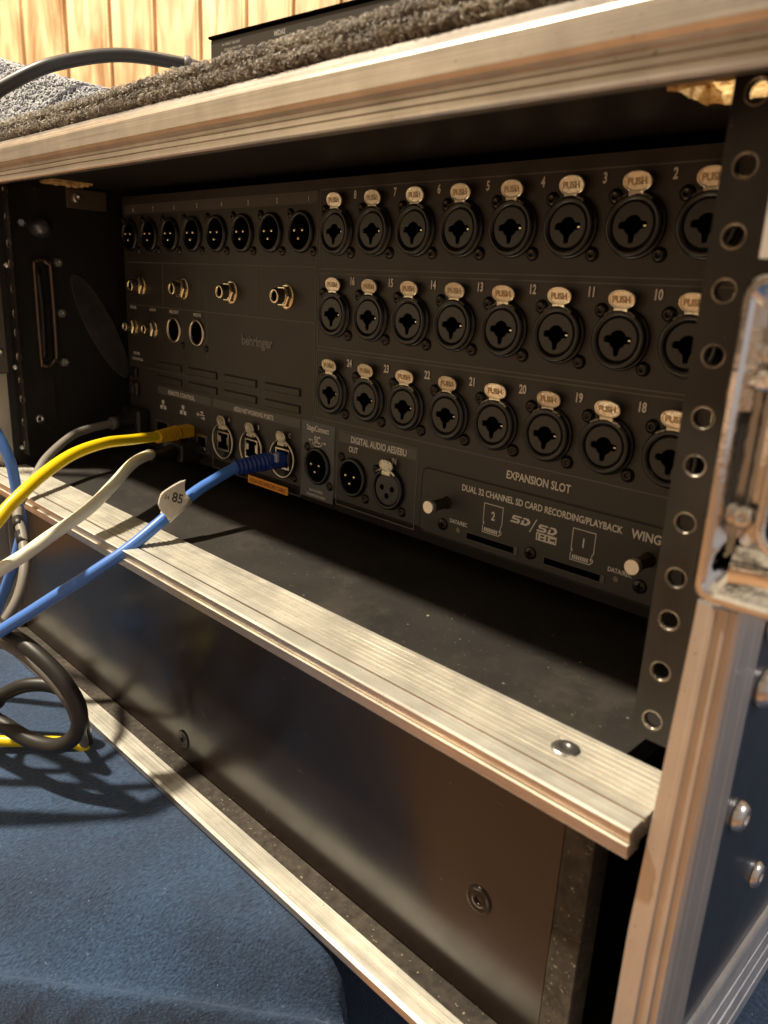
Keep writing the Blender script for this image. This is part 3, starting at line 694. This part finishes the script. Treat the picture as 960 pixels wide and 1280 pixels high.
nums.box(-85.8,-84.8,Y4,MY,-148.4,-146.2); nums.box(-84.8,-82.6,Y4,MY,-146.8,-146.2); nums.box(-84.8,-82.6,Y4,MY,-148.4,-147.8)
part('printed_symbols', nums, M['print_'], mix)
b = MB(); text(b, 'behringer', -294.5, -84.4, 8.2, Y3, 'CENTER', .95, .03); part('maker_lettering', b, M['print_dim'], mix)
b = MB().box(-303.6,-263.8,MY-.3,MY-.02,-168.4,-163.6); stk = part('orange_sticker', b, M['orange'], mix)
b = MB(); text(b, 'AES50: USE SHIELDED CABLE', -283.7, -167.2, 3.3, MY-.42, 'CENTER', .86, .02); part('sticker_lettering', b, M['orange_ink'], stk)
# expansion card plate
def rrect(x0,x1,z0,z1,r,n=6):
    o=[]
    for (cx,cz,a0) in ((x1-r,z1-r,0),(x0+r,z1-r,90),(x0+r,z0+r,180),(x1-r,z0+r,270)):
        for i in range(n+1):
            a=math.radians(a0+90*i/n); o.append((cx+r*math.cos(a),cz+r*math.sin(a)))
    return o
b = MB(); oo = rrect(-159.8,-26,-162.6,-129.4,4.2); o2=[(x*1.0,z) for x,z in rrect(-159.4,-26.4,-162.2,-129.8,3.9)]; m=len(oo)
b.add([(x,MY-.12,z) for x,z in oo]+[(x,MY-.12,z) for x,z in o2], [(i,(i+1)%m,(i+1)%m+m,i+m) for i in range(m)])
part('plate_seam', b, M['seam'], mix)
b = MB()
o3 = rrect(-159.3,-26.5,-162.1,-129.9,3.85); o4 = rrect(-158.9,-26.9,-161.7,-130.3,3.5)
b.add([(x,MY-.02,z) for x,z in o3]+[(x,MY-.4,z) for x,z in o4], [(i,(i+1)%m,(i+1)%m+m,i+m) for i in range(m)]+[tuple(range(m,2*m))])
plate = part('expansion_card_plate', b, M['mixer'], mix)
for (xa,xb) in ((-129.6,-100.4),(-86.9,-57.6)):
    b = MB(); b.frame(xa,xb,-158.9,-155.2,.35,MY-.4,MY-.75); b.box(xb-2.0,xb-.4,MY-.7,MY-.4,-158.5,-155.6); part('card_slot_rim', b, mat('slotrim',(.09,.08,.07),.35,.6), plate)
    b = MB(); b.box(xa+.4,xb-2.1,MY-.5,MY-.4,-158.5,-155.6); part('card_slot', b, M['void'], plate)
for (x,z) in ((-144.2,-155.4),(-93.8,-155.8),(-42.6,-155.2)):
    b = MB(); b.lathe([(3.0,.4),(2.9,.9),(2.4,1.3)], (x,MY,z), seg=22, smooth=True, cap1=True); sc_ = part('plate_screw', b, M['screw'], plate)
    b = MB(); b.box(x-1.5,x+1.5,MY-1.36,MY-1.28,z-.4,z+.4); b.box(x-.4,x+.4,MY-1.38,MY-1.28,z-1.5,z+1.5); part('screw_slot', b, M['void'], sc_)
for (x,z) in ((-134.5,-155.9),(-52.8,-155.3)):
    b = MB(); b.lathe([(1.3,.4),(1.25,.7)], (x,MY,z), seg=16, cap1=True); part('indicator', b, M['led'], plate)
for (x,z) in ((-143.0,-144.4),(-40.9,-143.6)):
    b = MB(); b.lathe([(3.2,.4),(2.9,1.4),(2.6,2),(2.6,13.0)], (x,MY,z), seg=24, smooth=True); k_ = part('thumb_screw', b, M['knob_side'], plate)
    b = MB(); b.lathe([(2.6,11.0),(3.2,11.3),(3.25,13.3),(2.9,13.8)], (x,MY,z), seg=28, smooth=False, cap1=True); part('knob_head', b, M['knob'], k_)

# ================================================================== CABLES
def cable_thing(name, label, cat, m, pts, r, seg=16):
    org = Vector(pts[0]); b = MB(); b.tube([Vector(p)-org for p in pts], r, seg, 8)
    o = link(name, b, M[m], None, org); return tag(o, label, cat)
def ribs(a, b_, r0, r1, n, mb):
    a = Vector(a); b_ = Vector(b_); d = (b_-a); L = d.length; pr = []
    for k in range(n):
        t = k/n; r = r0+(r1-r0)*t
        pr += [(r*.8, L*t), (r, L*(t+.22/n)), (r, L*(t+.62/n)), (r*.8, L*(t+.72/n))]
    pr.append((r1*.85, L)); mb.lathe([(r0*.5,-.3)]+pr, a, d, 18, True, cap1=True)
yl = cable_thing('network_cable', 'yellow network cable arching out of the mixer and looping on the cushion', 'cable', 'yellow',
    [(-356,44,-144.2),(-352,41,-144),(-337,14,-141),(-320,-11,-137.5),(-306,-35,-138.5),(-293,-57,-144.5),(-283,-75,-153),(-284,-95,-170),(-330,-150,-215),(-420,-170,-270),(-410,-120,-298),(-345,-94,-300),(-327,-78,-300.5),(-315,-65,-300.5),(-306,-53,-301.5),(-300,-45,-304),(-296,-40,-313)], 3.1)
b = MB(); ribs((-349,37,-143.8),(-363,59,-145.6),3.9,5.0,7,b); part('boot', b, M['yellow_boot'], yl)
b = MB(); b.prism([(-4.2,-3.6),(4.2,-3.6),(4.2,3.6),(-4.2,3.6)],'y',0,16)
M3 = Matrix.Translation((-366,60,-146.2)) @ Matrix.Rotation(math.radians(14),4,'Z'); b.v=[tuple(M3@Vector(v)) for v in b.v]; part('plug', b, M['yellow_boot'], yl)
wh = cable_thing('network_cable', 'cream white cable rising over the shelf edge to a dark plug', 'cable', 'white',
    [(-352.6,34,-155.2),(-348,30,-154.2),(-331.6,10.8,-154.3),(-312.8,-11.2,-160.2),(-296.6,-32.7,-166.4),(-284.7,-58.9,-173.4),(-279.3,-76.5,-179.6),(-282,-95,-187),(-330,-140,-220),(-400,-170,-270),(-460,-150,-299),(-460,-90,-301)], 3.2)
b = MB(); b.tube([(-352.6,34,-155.2),(-355,36.2,-155.8)],3.0,14,1,False); part('cut_end', b, M['pink'], wh)
b = MB(); b.tube([(-353,34,-157),(-362,48,-159),(-370,60,-160)],[2.6,5,6],14,4); b.box(-380,-356,58,73.3,-165,-152,1); part('plug', b, M['plug'], wh)
bl = cable_thing('network_cable', 'blue network cable with a paper tag, plugged into the round network socket', 'cable', 'blue',
    [(-271,46,-147.8),(-271.5,44,-148),(-270,28,-153),(-267,11,-158.5),(-264,-10,-169.5),(-265,-26,-179.6),(-270,-42,-190),(-279,-59,-202),(-290,-75,-215),(-304,-90,-228),(-345,-125,-255),(-400,-150,-285),(-460,-140,-301)], 3.1)
b = MB(); ribs((-271.5,41,-148.8),(-269.5,62,-147.2),4.2,5.6,8,b); part('boot', b, M['blue_boot'], bl)
b = MB(); b.box(-273.6,-264.6,60,78,-151.6,-142.6,1.4); part('plug', b, M['blue_boot'], bl)
b = MB(); b.box(-266,-262.6,64,66,-147,-142,.3); b.box(-274,-271,62,65,-152,-149,.3); part('plug_clip', b, M['clear'], bl)
# paper tag folded round the blue cable
cd = (Vector((-266,4,-162))-Vector((-264,-10,-169.5))).normalized()   # direction along the cable, towards the plug
c0 = Vector((-264.6,-6.8,-167.8)); cam_d = (Vector((78.7,-198.4,-47.8))-c0).normalized()
side = cd.cross(cam_d).normalized()
if side.z < 0: side = -side
nrm = side.cross(cd).normalized()
if nrm.dot(cam_d) < 0: nrm = -nrm
flag = MB(); nu, nv = 16, 8
lo_ = [(-.5,-2.6),(4,-2.8),(9,-2.8),(13,-2.6),(15.5,-1.5),(16,1.5)]; up_ = [(-.3,4.5),(.6,7.6),(5.3,10.6),(12,10.0),(18,9.0),(21.5,7.6)]
def pl_(P, t):
    k = min(len(P)-2, int(t*(len(P)-1))); f = t*(len(P)-1)-k
    return (P[k][0]+(P[k+1][0]-P[k][0])*f, P[k][1]+(P[k+1][1]-P[k][1])*f)
pts=[]
for j in range(nv+1):
    for i in range(nu+1):
        t = i/nu; q = j/nv; a_ = pl_(lo_, t); d_ = pl_(up_, t)
        u = a_[0]+(d_[0]-a_[0])*q - 2.2*math.sin(q*PI)*max(0,t-.6); v = a_[1]+(d_[1]-a_[1])*q
        pts.append(c0 + cd*u + side*v + nrm*(math.sqrt(max(.2, 13.5-min(v,0)**2)) + .35 + .02*max(0,v)**2 + .4*math.sin(t*4)*q))
flag.add(pts, [(j*(nu+1)+i, j*(nu+1)+i+1, (j+1)*(nu+1)+i+1, (j+1)*(nu+1)+i) for j in range(nv) for i in range(nu)], True)
tagp = part('paper_tag', flag, M['tagw'], bl)
md = tagp.modifiers.new('s','SOLIDIFY'); md.thickness=.0003
b = MB(); b.tube([c0+cd*1.0, c0+cd*16.5],3.75,16,1,False); part('tag_wrap', b, M['tagw'], bl)
b = MB()
def tf(ox_, oy_, sz, rot):
    ca, sa = math.cos(rot), math.sin(rot)
    def f(a, q):
        u = ox_+(a*ca-q*sa); v = oy_+(a*sa+q*ca); return c0+cd*u+side*v+nrm*(4.45+.02*max(0,v)**2)
    return f
text(b, '85', 0,0, 7.2,0,'LEFT',.85,.015, fn=tf(7.2,4.2,5,-.95))
text(b, '34', 0,0, 3.2,0,'LEFT',.85,.0, fn=tf(5.0,7.6,3,-.95))
part('tag_lettering', b, M['ink'], tagp)

co = cable_thing('power_lead', 'thick black cable coiled in a loop over the blue cushion', 'cable', 'blackcable',
    [(-500,-110,-296),(-440,-120,-262),(-370,-98,-228),(-328,-82,-221),(-307,-78,-224),(-283,-72,-229),(-266,-66,-239),(-256,-62,-253),(-257.5,-63,-268),(-267,-69,-277.5),(-283,-76,-279.5),(-305,-83,-276.5),(-328,-89,-276),(-360,-92,-286),(-385,-85,-295),(-372,-78,-297),(-350,-72,-290),(-341,-69,-281),(-331,-61,-274),(-320,-52,-272),(-309,-46,-274),(-303,-43,-284),(-302,-41,-298),(-303,-40,-314)], 4.1)
gp = cable_thing('mains_lead', 'grey mains lead from the black plug, hanging over the shelf edge', 'cable', 'greycable',
    [(-433,52,-149),(-426,25,-151),(-418,10,-154),(-401,-11,-161),(-389,-23,-168),(-374,-37,-176),(-357,-47,-181),(-338,-52,-189),(-322,-58,-200),(-314,-65,-212),(-311,-74,-223),(-312,-83,-232),(-322,-92,-246),(-334,-84,-250),(-322,-76,-240),(-311,-72,-239),(-299,-65,-247),(-289,-59,-257),(-284,-55,-267),(-289,-50,-282),(-297,-44,-298),(-300,-42,-312)], 2.7)
b = MB(); b.tube([(-433,50,-149),(-434.5,58,-149),(-436,66,-148.5)],[4.2,5.5,8],16,4); b.box(-449,-424,64,73.2,-159,-140,1.5); part('plug', b, M['plug'], gp)
b = MB(); b.tube([(-433,52,-149.2),(-432.4,48,-149.3)],[4.6,4.4],16,1,False); part('strain_relief', b, M['darkcable'], gp)
b = MB(); b.tube([(-353,-48.4,-182.6),(-346,-50.5,-185.6)],3.1,14,1,False); b.tube([(-342,-51.6,-187.6),(-334,-53.4,-191.6)],3.1,14,1,False); part('black_tape', b, M['plug'], gp)
b2 = cable_thing('network_cable', 'short run of blue cable hanging over the left end of the shelf', 'cable', 'blue',
    [(-440,-80,-110),(-400,-62,-118),(-378,-52,-129),(-372,-48,-139),(-367,-45,-152),(-365,-44,-164),(-363,-44,-178),(-361,-44,-192),(-364,-50,-215),(-380,-60,-255),(-400,-70,-299),(-440,-70,-301)], 3.0)
tc = cable_thing('black_cable', 'black cable arching over the grey carpet on top of the case', 'cable', 'blackcable',
    [(-500,-80,20),(-470,-48,32),(-437,-22,42),(-427,-10,52),(-417,8,64),(-412,24,71),(-404,44,77),(-396,62,79),(-384,88,78),(-380,100,76)], 3.9)
b = MB(); b.lathe([(4.2,0),(5.4,1),(5.6,3.5),(4.6,4.5),(4.2,12)], (-386,84,78.2), (.3,1,-.1), 20, True, cap1=True); part('end_collar', b, M['darkcable'], tc)

# ================================================================== STAGE BOX ON TOP
dv = thing('stage_box', 'low black metal unit with small white lettering, lying on the carpet on the case', 'audio unit', (-234, 5, 30))
dv.rotation_euler = (0,0,math.radians(5))
b = MB(); b.box(0,150,0,150,0,18.8,.6); link('housing', b, M['device'], dv, ORG[dv.name])
b = MB(); b.box(-.4,150.4,-.8,150,18.9,20.0,.3); link('lid', b, M['void'], dv, ORG[dv.name])
b = MB(); text(b,'MIDAS',40,14.6,2.6,-.15,'LEFT',.85,.03); text(b,'DN32 USB CARD',39,12.4,1.6,-.15,'LEFT',.9,.02); text(b,'AC INPUT 100-240V',8,15.4,1.4,-.15,'LEFT',.95,.01); text(b,'50/60 Hz MAX 30W',9.5,13.4,1.4,-.15,'LEFT',.95,.01)
link('lettering', b, mat('faint_print',(.36,.33,.29),.5), dv, ORG[dv.name])

# ================================================================== CARPET ON TOP
cp = thing('carpet_mat', 'shaggy grey carpet mat folded along the front edge of the case top', 'carpet', (-230, 100, 18))
def fold_profile(x):
    w = 1.2*mn.noise(Vector((x*.03,0,0))); e = 1.0*mn.noise(Vector((x*.11,5,0)))
    return [(22,18.2),(0,18.2),(-18,18.4),(-24+w,18.6),(-26.5+w,20.0),(-26.8+w+e*.5,22.2),(-25.2+w,23.6),(-23.9+w,24.0+e*.3),(-24.9+w,24.5),(-26.0+w,25.6+e*.6),(-25.2+w,27.4+e),(-21.5+w,28.6+e),(-14,28.9),(-4,28.9),(8,28.6)]
b = MB(); nx = 520; xs = [-520+ 560*i/nx for i in range(nx+1)]; np_ = 0; V = []
for x in xs:
    pr = fold_profile(x); dense=[]
    for i in range(len(pr)-1):
        k = 3
        for t in range(k): dense.append((pr[i][0]+(pr[i+1][0]-pr[i][0])*t/k, pr[i][1]+(pr[i+1][1]-pr[i][1])*t/k))
    dense.append(pr[-1]); np_ = len(dense)
    for (y,z) in dense:
        q = Vector((x*.55,y*.55,z*.55)); d = mn.noise_vector(q)*.75 + mn.noise_vector(q*2.3)*.5
        V.append((x+d.x, y+d.y, z+d.z*.8+ (max(0,1-(y+26)/40) )*0))
def in_hole(x,y): return HR[0]-24<x<HR[1]+6 and HR[2]-16<y<HR[3]+12
F=[]
for i in range(nx):
    for j in range(np_-1):
        a=V[i*np_+j]
        if not in_hole(a[0],a[1]): F.append((i*np_+j,i*np_+j+1,(i+1)*np_+j+1,(i+1)*np_+j))
b.add(V,F,True); fe = part('folded_front_edge', b, M['felt_brown'], cp)
def hump(x, y):
    t = max(0,min(1,(-318-x)/60)); H = t*t*(3-2*t)*14 + max(0,-350-x)*.245
    s = max(0,min(1,(y+8)/42)); s = s*s*(3-2*s)
    back = max(0,(y-45))*.10*t
    return 28.8 + H*s - back + 1.6*mn.noise(Vector((x*.03,y*.03,3)))
b = MB(); V=[];F=[]; gx=[-640+ i*3.0 for i in range(226)]; gy=[6+j*3.0 for j in range(70)]
for x in gx:
    for y in gy:
        q=Vector((x*.35,y*.35,0)); V.append((x,y+.8*mn.noise(q*1.7),hump(x,y)+1.5*abs(mn.noise(q))+.8*mn.noise(q*2.1)))
m=len(gy)
for i in range(len(gx)-1):
    for j in range(m-1):
        if not in_hole(gx[i]+1.5,gy[j]+1.5): F.append((i*m+j,i*m+j+1,(i+1)*m+j+1,(i+1)*m+j))
b.add(V,F,True); hm = part('raised_mat', b, M['felt_grey'], cp)
# loops of pile
random.seed(11)
def loop(mb, c, n_, size, r):
    n_ = n_.normalized(); t = Vector((random.uniform(-1,1),random.uniform(-1,1),random.uniform(-1,1))); t = (t-n_*t.dot(n_)).normalized()
    pts=[]
    for k in range(5):
        a = PI*k/4; pts.append(c + t*(math.cos(a)*size) + n_*(math.sin(a)*size*random.uniform(.7,1.3)) + n_.cross(t)*random.uniform(-.3,.3)*size)
    mb.tube(pts, r, 4, 2, True, False)
b = MB()
for k in range(6500):
    x = random.uniform(-440, 30) if k%3 else random.uniform(-250,20); pr = fold_profile(x); i = random.choice((3,4,5,6,7,8,9,10,11,12)); t = random.random()
    if i > 11 and random.random()<.6: continue
    y = pr[i][0]+(pr[i+1][0]-pr[i][0])*t; z = pr[i][1]+(pr[i+1][1]-pr[i][1])*t
    tn = Vector((0, -(pr[i+1][1]-pr[i][1]), (pr[i+1][0]-pr[i][0]))); 
    if tn.y > 0 and i<6: tn = -tn
    loop(b, Vector((x,y,z)), Vector((random.uniform(-.4,.4),-1 if z<30 else -.3,.5 if z>26 else -.1)), random.uniform(.6,1.7), random.uniform(.09,.18))
o = part('edge_pile', b, M['fibre'], cp); o['kind']='stuff'
b = MB()
for k in range(5200):
    x = random.uniform(-560,-285); y = random.uniform(4,60) if k%2 else random.uniform(4,110)
    if in_hole(x,y): continue
    loop(b, Vector((x,y,hump(x,y)+.6)), Vector((random.uniform(-.5,.5),random.uniform(-.8,.2),1)), random.uniform(.9,1.9), random.uniform(.35,.6))
o = part('mat_pile', b, M['fibre_grey'], cp); o['kind']='stuff'

# ================================================================== CUSHION
def ss(t): t=max(0,min(1,t)); return t*t*(3-2*t)
def cush(x, y):
    dx, dy = .9, .436                               # direction of the ridge line
    s = (x+259)*dy - (y+102)*dx; t = (x+259)*dx + (y+102)*dy
    dc = min(60, max(9, 54-.22*t))
    h = -306.2 + 1.3*mn.noise(Vector((x*.012,y*.016,1))) + .5*mn.noise(Vector((x*.035,y*.05,4)))
    f = 1.2*ss((s+40)/40) if y < -31 else 0
    if s > -4:
        k = max(0, s/dc); f += 20*ss(min(1, s/dc))**1.3 + 2.4*math.exp(-((s-dc)/2.2)**2) - 2.2*math.exp(-((s-dc-6)/3.5)**2) + 260*ss((s-dc-8)/14)
    q = (x+112)*.30+(y+24)*.95
    if x < 15 and y < 60 and x > -125: f += (5*ss((q+14)/14) + 300*ss(q/9)) * ss((x+125)/12)
    return h - f
b = MB(); V=[];F=[]; gx=[-620+i*3.5 for i in range(330)]; gy=[-250+j*3.5 for j in range(215)]; m=len(gy)
for x in gx:
    for y in gy: V.append((x,y,cush(x,y)+.25*mn.noise(Vector((x*.25,y*.25,0)))))
F=[(i*m+j,i*m+j+1,(i+1)*m+j+1,(i+1)*m+j) for i in range(len(gx)-1) for j in range(m-1)]
org = Vector((-100,60,-306)); b.add([(x-org.x,y-org.y,z-org.z) for x,y,z in V],F,True)
cu = link('seat_cushion', b, M['velvet'], None, org); tag(cu, 'blue velvet seat under the flight case, creased near its front', 'seat')

# ================================================================== BACKGROUND
fl = link('floor', MB().add([(-4000,-4000,0),(4000,-4000,0),(4000,4000,0),(-4000,4000,0)],[(0,1,2,3)]), M['floor'], None, (0,0,-760)); fl['kind']='structure'; fl['label']='brown wooden floor'
b = MB(); pw = 74.0
for k in range(-22, 22):
    a = k*pw
    b.add([(a+2.2,0,-800),(a+pw-4.2,0,-800),(a+pw-4.2,0,1600),(a+2.2,0,1600)],[(0,1,2,3)])
    for (p,q) in ((a+2.2,a-1.0),): b.add([(a+2.2,0,-800),(a-1.6,11,-800),(a-1.6,11,1600),(a+2.2,0,1600)],[(0,1,2,3)])
    b.add([(a+pw-4.2,0,-800),(a+pw-1.4,11.2,-800),(a+pw-1.4,11.2,1600),(a+pw-4.2,0,1600)],[(0,1,2,3)])
    b.add([(a+pw-9.5,-.6,-800),(a+pw-8.0,-1.4,-800),(a+pw-8.0,-1.4,1600),(a+pw-9.5,-.6,1600)],[(0,1,2,3)])
    b.add([(a+pw-8.0,-1.4,-800),(a+pw-7.0,.2,-800),(a+pw-7.0,.2,1600),(a+pw-8.0,-1.4,1600)],[(0,1,2,3)])
wl = link('wall', b, M['pine'], None, (-860,730,0)); wl.rotation_euler=(0,0,math.radians(38)); wl['kind']='structure'; wl['label']='pale pine plank wall with vertical grooves'

# ================================================================== LIGHT
def lamp(name, loc, power, col, radius):
    l = bpy.data.lights.new(name,'POINT'); l.energy=power; l.color=col; l.shadow_soft_size=radius*S
    o = bpy.data.objects.new(name,l); COL.objects.link(o); o.location=Vector(loc)*S; return o
lamp('ceiling_lamp', (-780,-466,1164), 185, (1,.865,.68), 36)
lamp('wall_fill', (-500,300,1300), 26, (1,.84,.62), 60)  # unseen light added to brighten the plank wall
lamp('side_fill', (1000,500,800), 34, (1,.96,.93), 90)  # unseen light added to lift the right side strip and panel
w = bpy.data.worlds.new('World'); scn.world = w; w.use_nodes = True
N=w.node_tree.nodes; L=w.node_tree.links; bg=N['Background']
tc=N.new('ShaderNodeTexCoord'); sp=N.new('ShaderNodeSeparateXYZ'); L.new(tc.outputs['Generated'],sp.inputs[0])
mr=N.new('ShaderNodeMapRange'); mr.inputs['From Min'].default_value=-1; L.new(sp.outputs['Z'],mr.inputs['Value'])
rp=N.new('ShaderNodeValToRGB'); e=rp.color_ramp.elements
e[0].position=0; e[0].color=(.10,.055,.03,1); e[1].position=1; e[1].color=(.42,.33,.22,1)
for p,c in ((.38,(.34,.20,.115,1)),(.5,(.42,.27,.165,1)),(.58,(.30,.215,.14,1)),(.72,(.36,.28,.19,1))):
    x=e.new(p); x.color=c
L.new(mr.outputs[0],rp.inputs['Fac'])
mr2=N.new('ShaderNodeMapRange'); mr2.inputs['From Min'].default_value=.3; mr2.inputs['From Max'].default_value=.9; L.new(sp.outputs['X'],mr2.inputs['Value'])
mx=N.new('ShaderNodeMix'); mx.data_type='RGBA'; L.new(mr2.outputs[0],mx.inputs[0]); 
nzw=N.new('ShaderNodeTexNoise'); nzw.inputs['Scale'].default_value=6; nzw.inputs['Detail'].default_value=4; L.new(tc.outputs['Generated'],nzw.inputs['Vector'])
rw=N.new('ShaderNodeValToRGB'); rw.color_ramp.elements[0].position=.42; rw.color_ramp.elements[0].color=(.22,.21,.20,1); rw.color_ramp.elements[1].position=.6; rw.color_ramp.elements[1].color=(2.1,2.05,2.0,1)
L.new(nzw.outputs['Fac'],rw.inputs['Fac'])
mw=N.new('ShaderNodeMix'); mw.data_type='RGBA'; mw.blend_type='MULTIPLY'; mw.inputs[0].default_value=1; L.new(rp.outputs['Color'],mw.inputs[6]); L.new(rw.outputs['Color'],mw.inputs[7])
L.new(mw.outputs[2],mx.inputs[6]); mx.inputs[7].default_value=(.46,.41,.40,1)
vm=N.new('ShaderNodeVectorMath'); vm.operation='DOT_PRODUCT'; L.new(tc.outputs['Generated'],vm.inputs[0]); vm.inputs[1].default_value=Vector((-.72,-.68,.10)).normalized()
mg=N.new('ShaderNodeMapRange'); mg.interpolation_type='SMOOTHSTEP'; mg.inputs['From Min'].default_value=.93; mg.inputs['From Max'].default_value=.995; L.new(vm.outputs['Value'],mg.inputs['Value'])
mb_=N.new('ShaderNodeMix'); mb_.data_type='RGBA'; L.new(mg.outputs[0],mb_.inputs[0]); L.new(mx.outputs[2],mb_.inputs[6]); mb_.inputs[7].default_value=(1.5,1.15,.72,1)  # warm glow added to the surroundings to brighten the left push tabs
L.new(mb_.outputs[2],bg.inputs['Color']); bg.inputs['Strength'].default_value=.8

# ================================================================== CAMERA
R = [Vector((0.70799039,0.70456859,0.0482982)),Vector((0.23220081,-0.16764999,-0.95811078)),Vector((-0.66695757,0.6895481,-0.28229598))]
cam=bpy.data.cameras.new('camera'); co_=bpy.data.objects.new('camera',cam); COL.objects.link(co_); scn.camera=co_
m3=Matrix((R[0],-R[1],-R[2])).transposed(); co_.matrix_world=Matrix.Translation(Vector((78.7256,-198.3505,-47.7788))*S)@m3.to_4x4()
cam.sensor_fit='HORIZONTAL'; cam.sensor_width=36; cam.lens=36*951.57/960; cam.clip_start=.005; cam.clip_end=60
cam.dof.use_dof=True; cam.dof.focus_distance=.395; cam.dof.aperture_fstop=20
scn.view_settings.view_transform='Standard'; scn.view_settings.look='None'; scn.view_settings.exposure=.12; scn.view_settings.gamma=1
scn.cycles.max_bounces=8; scn.cycles.use_denoising=True
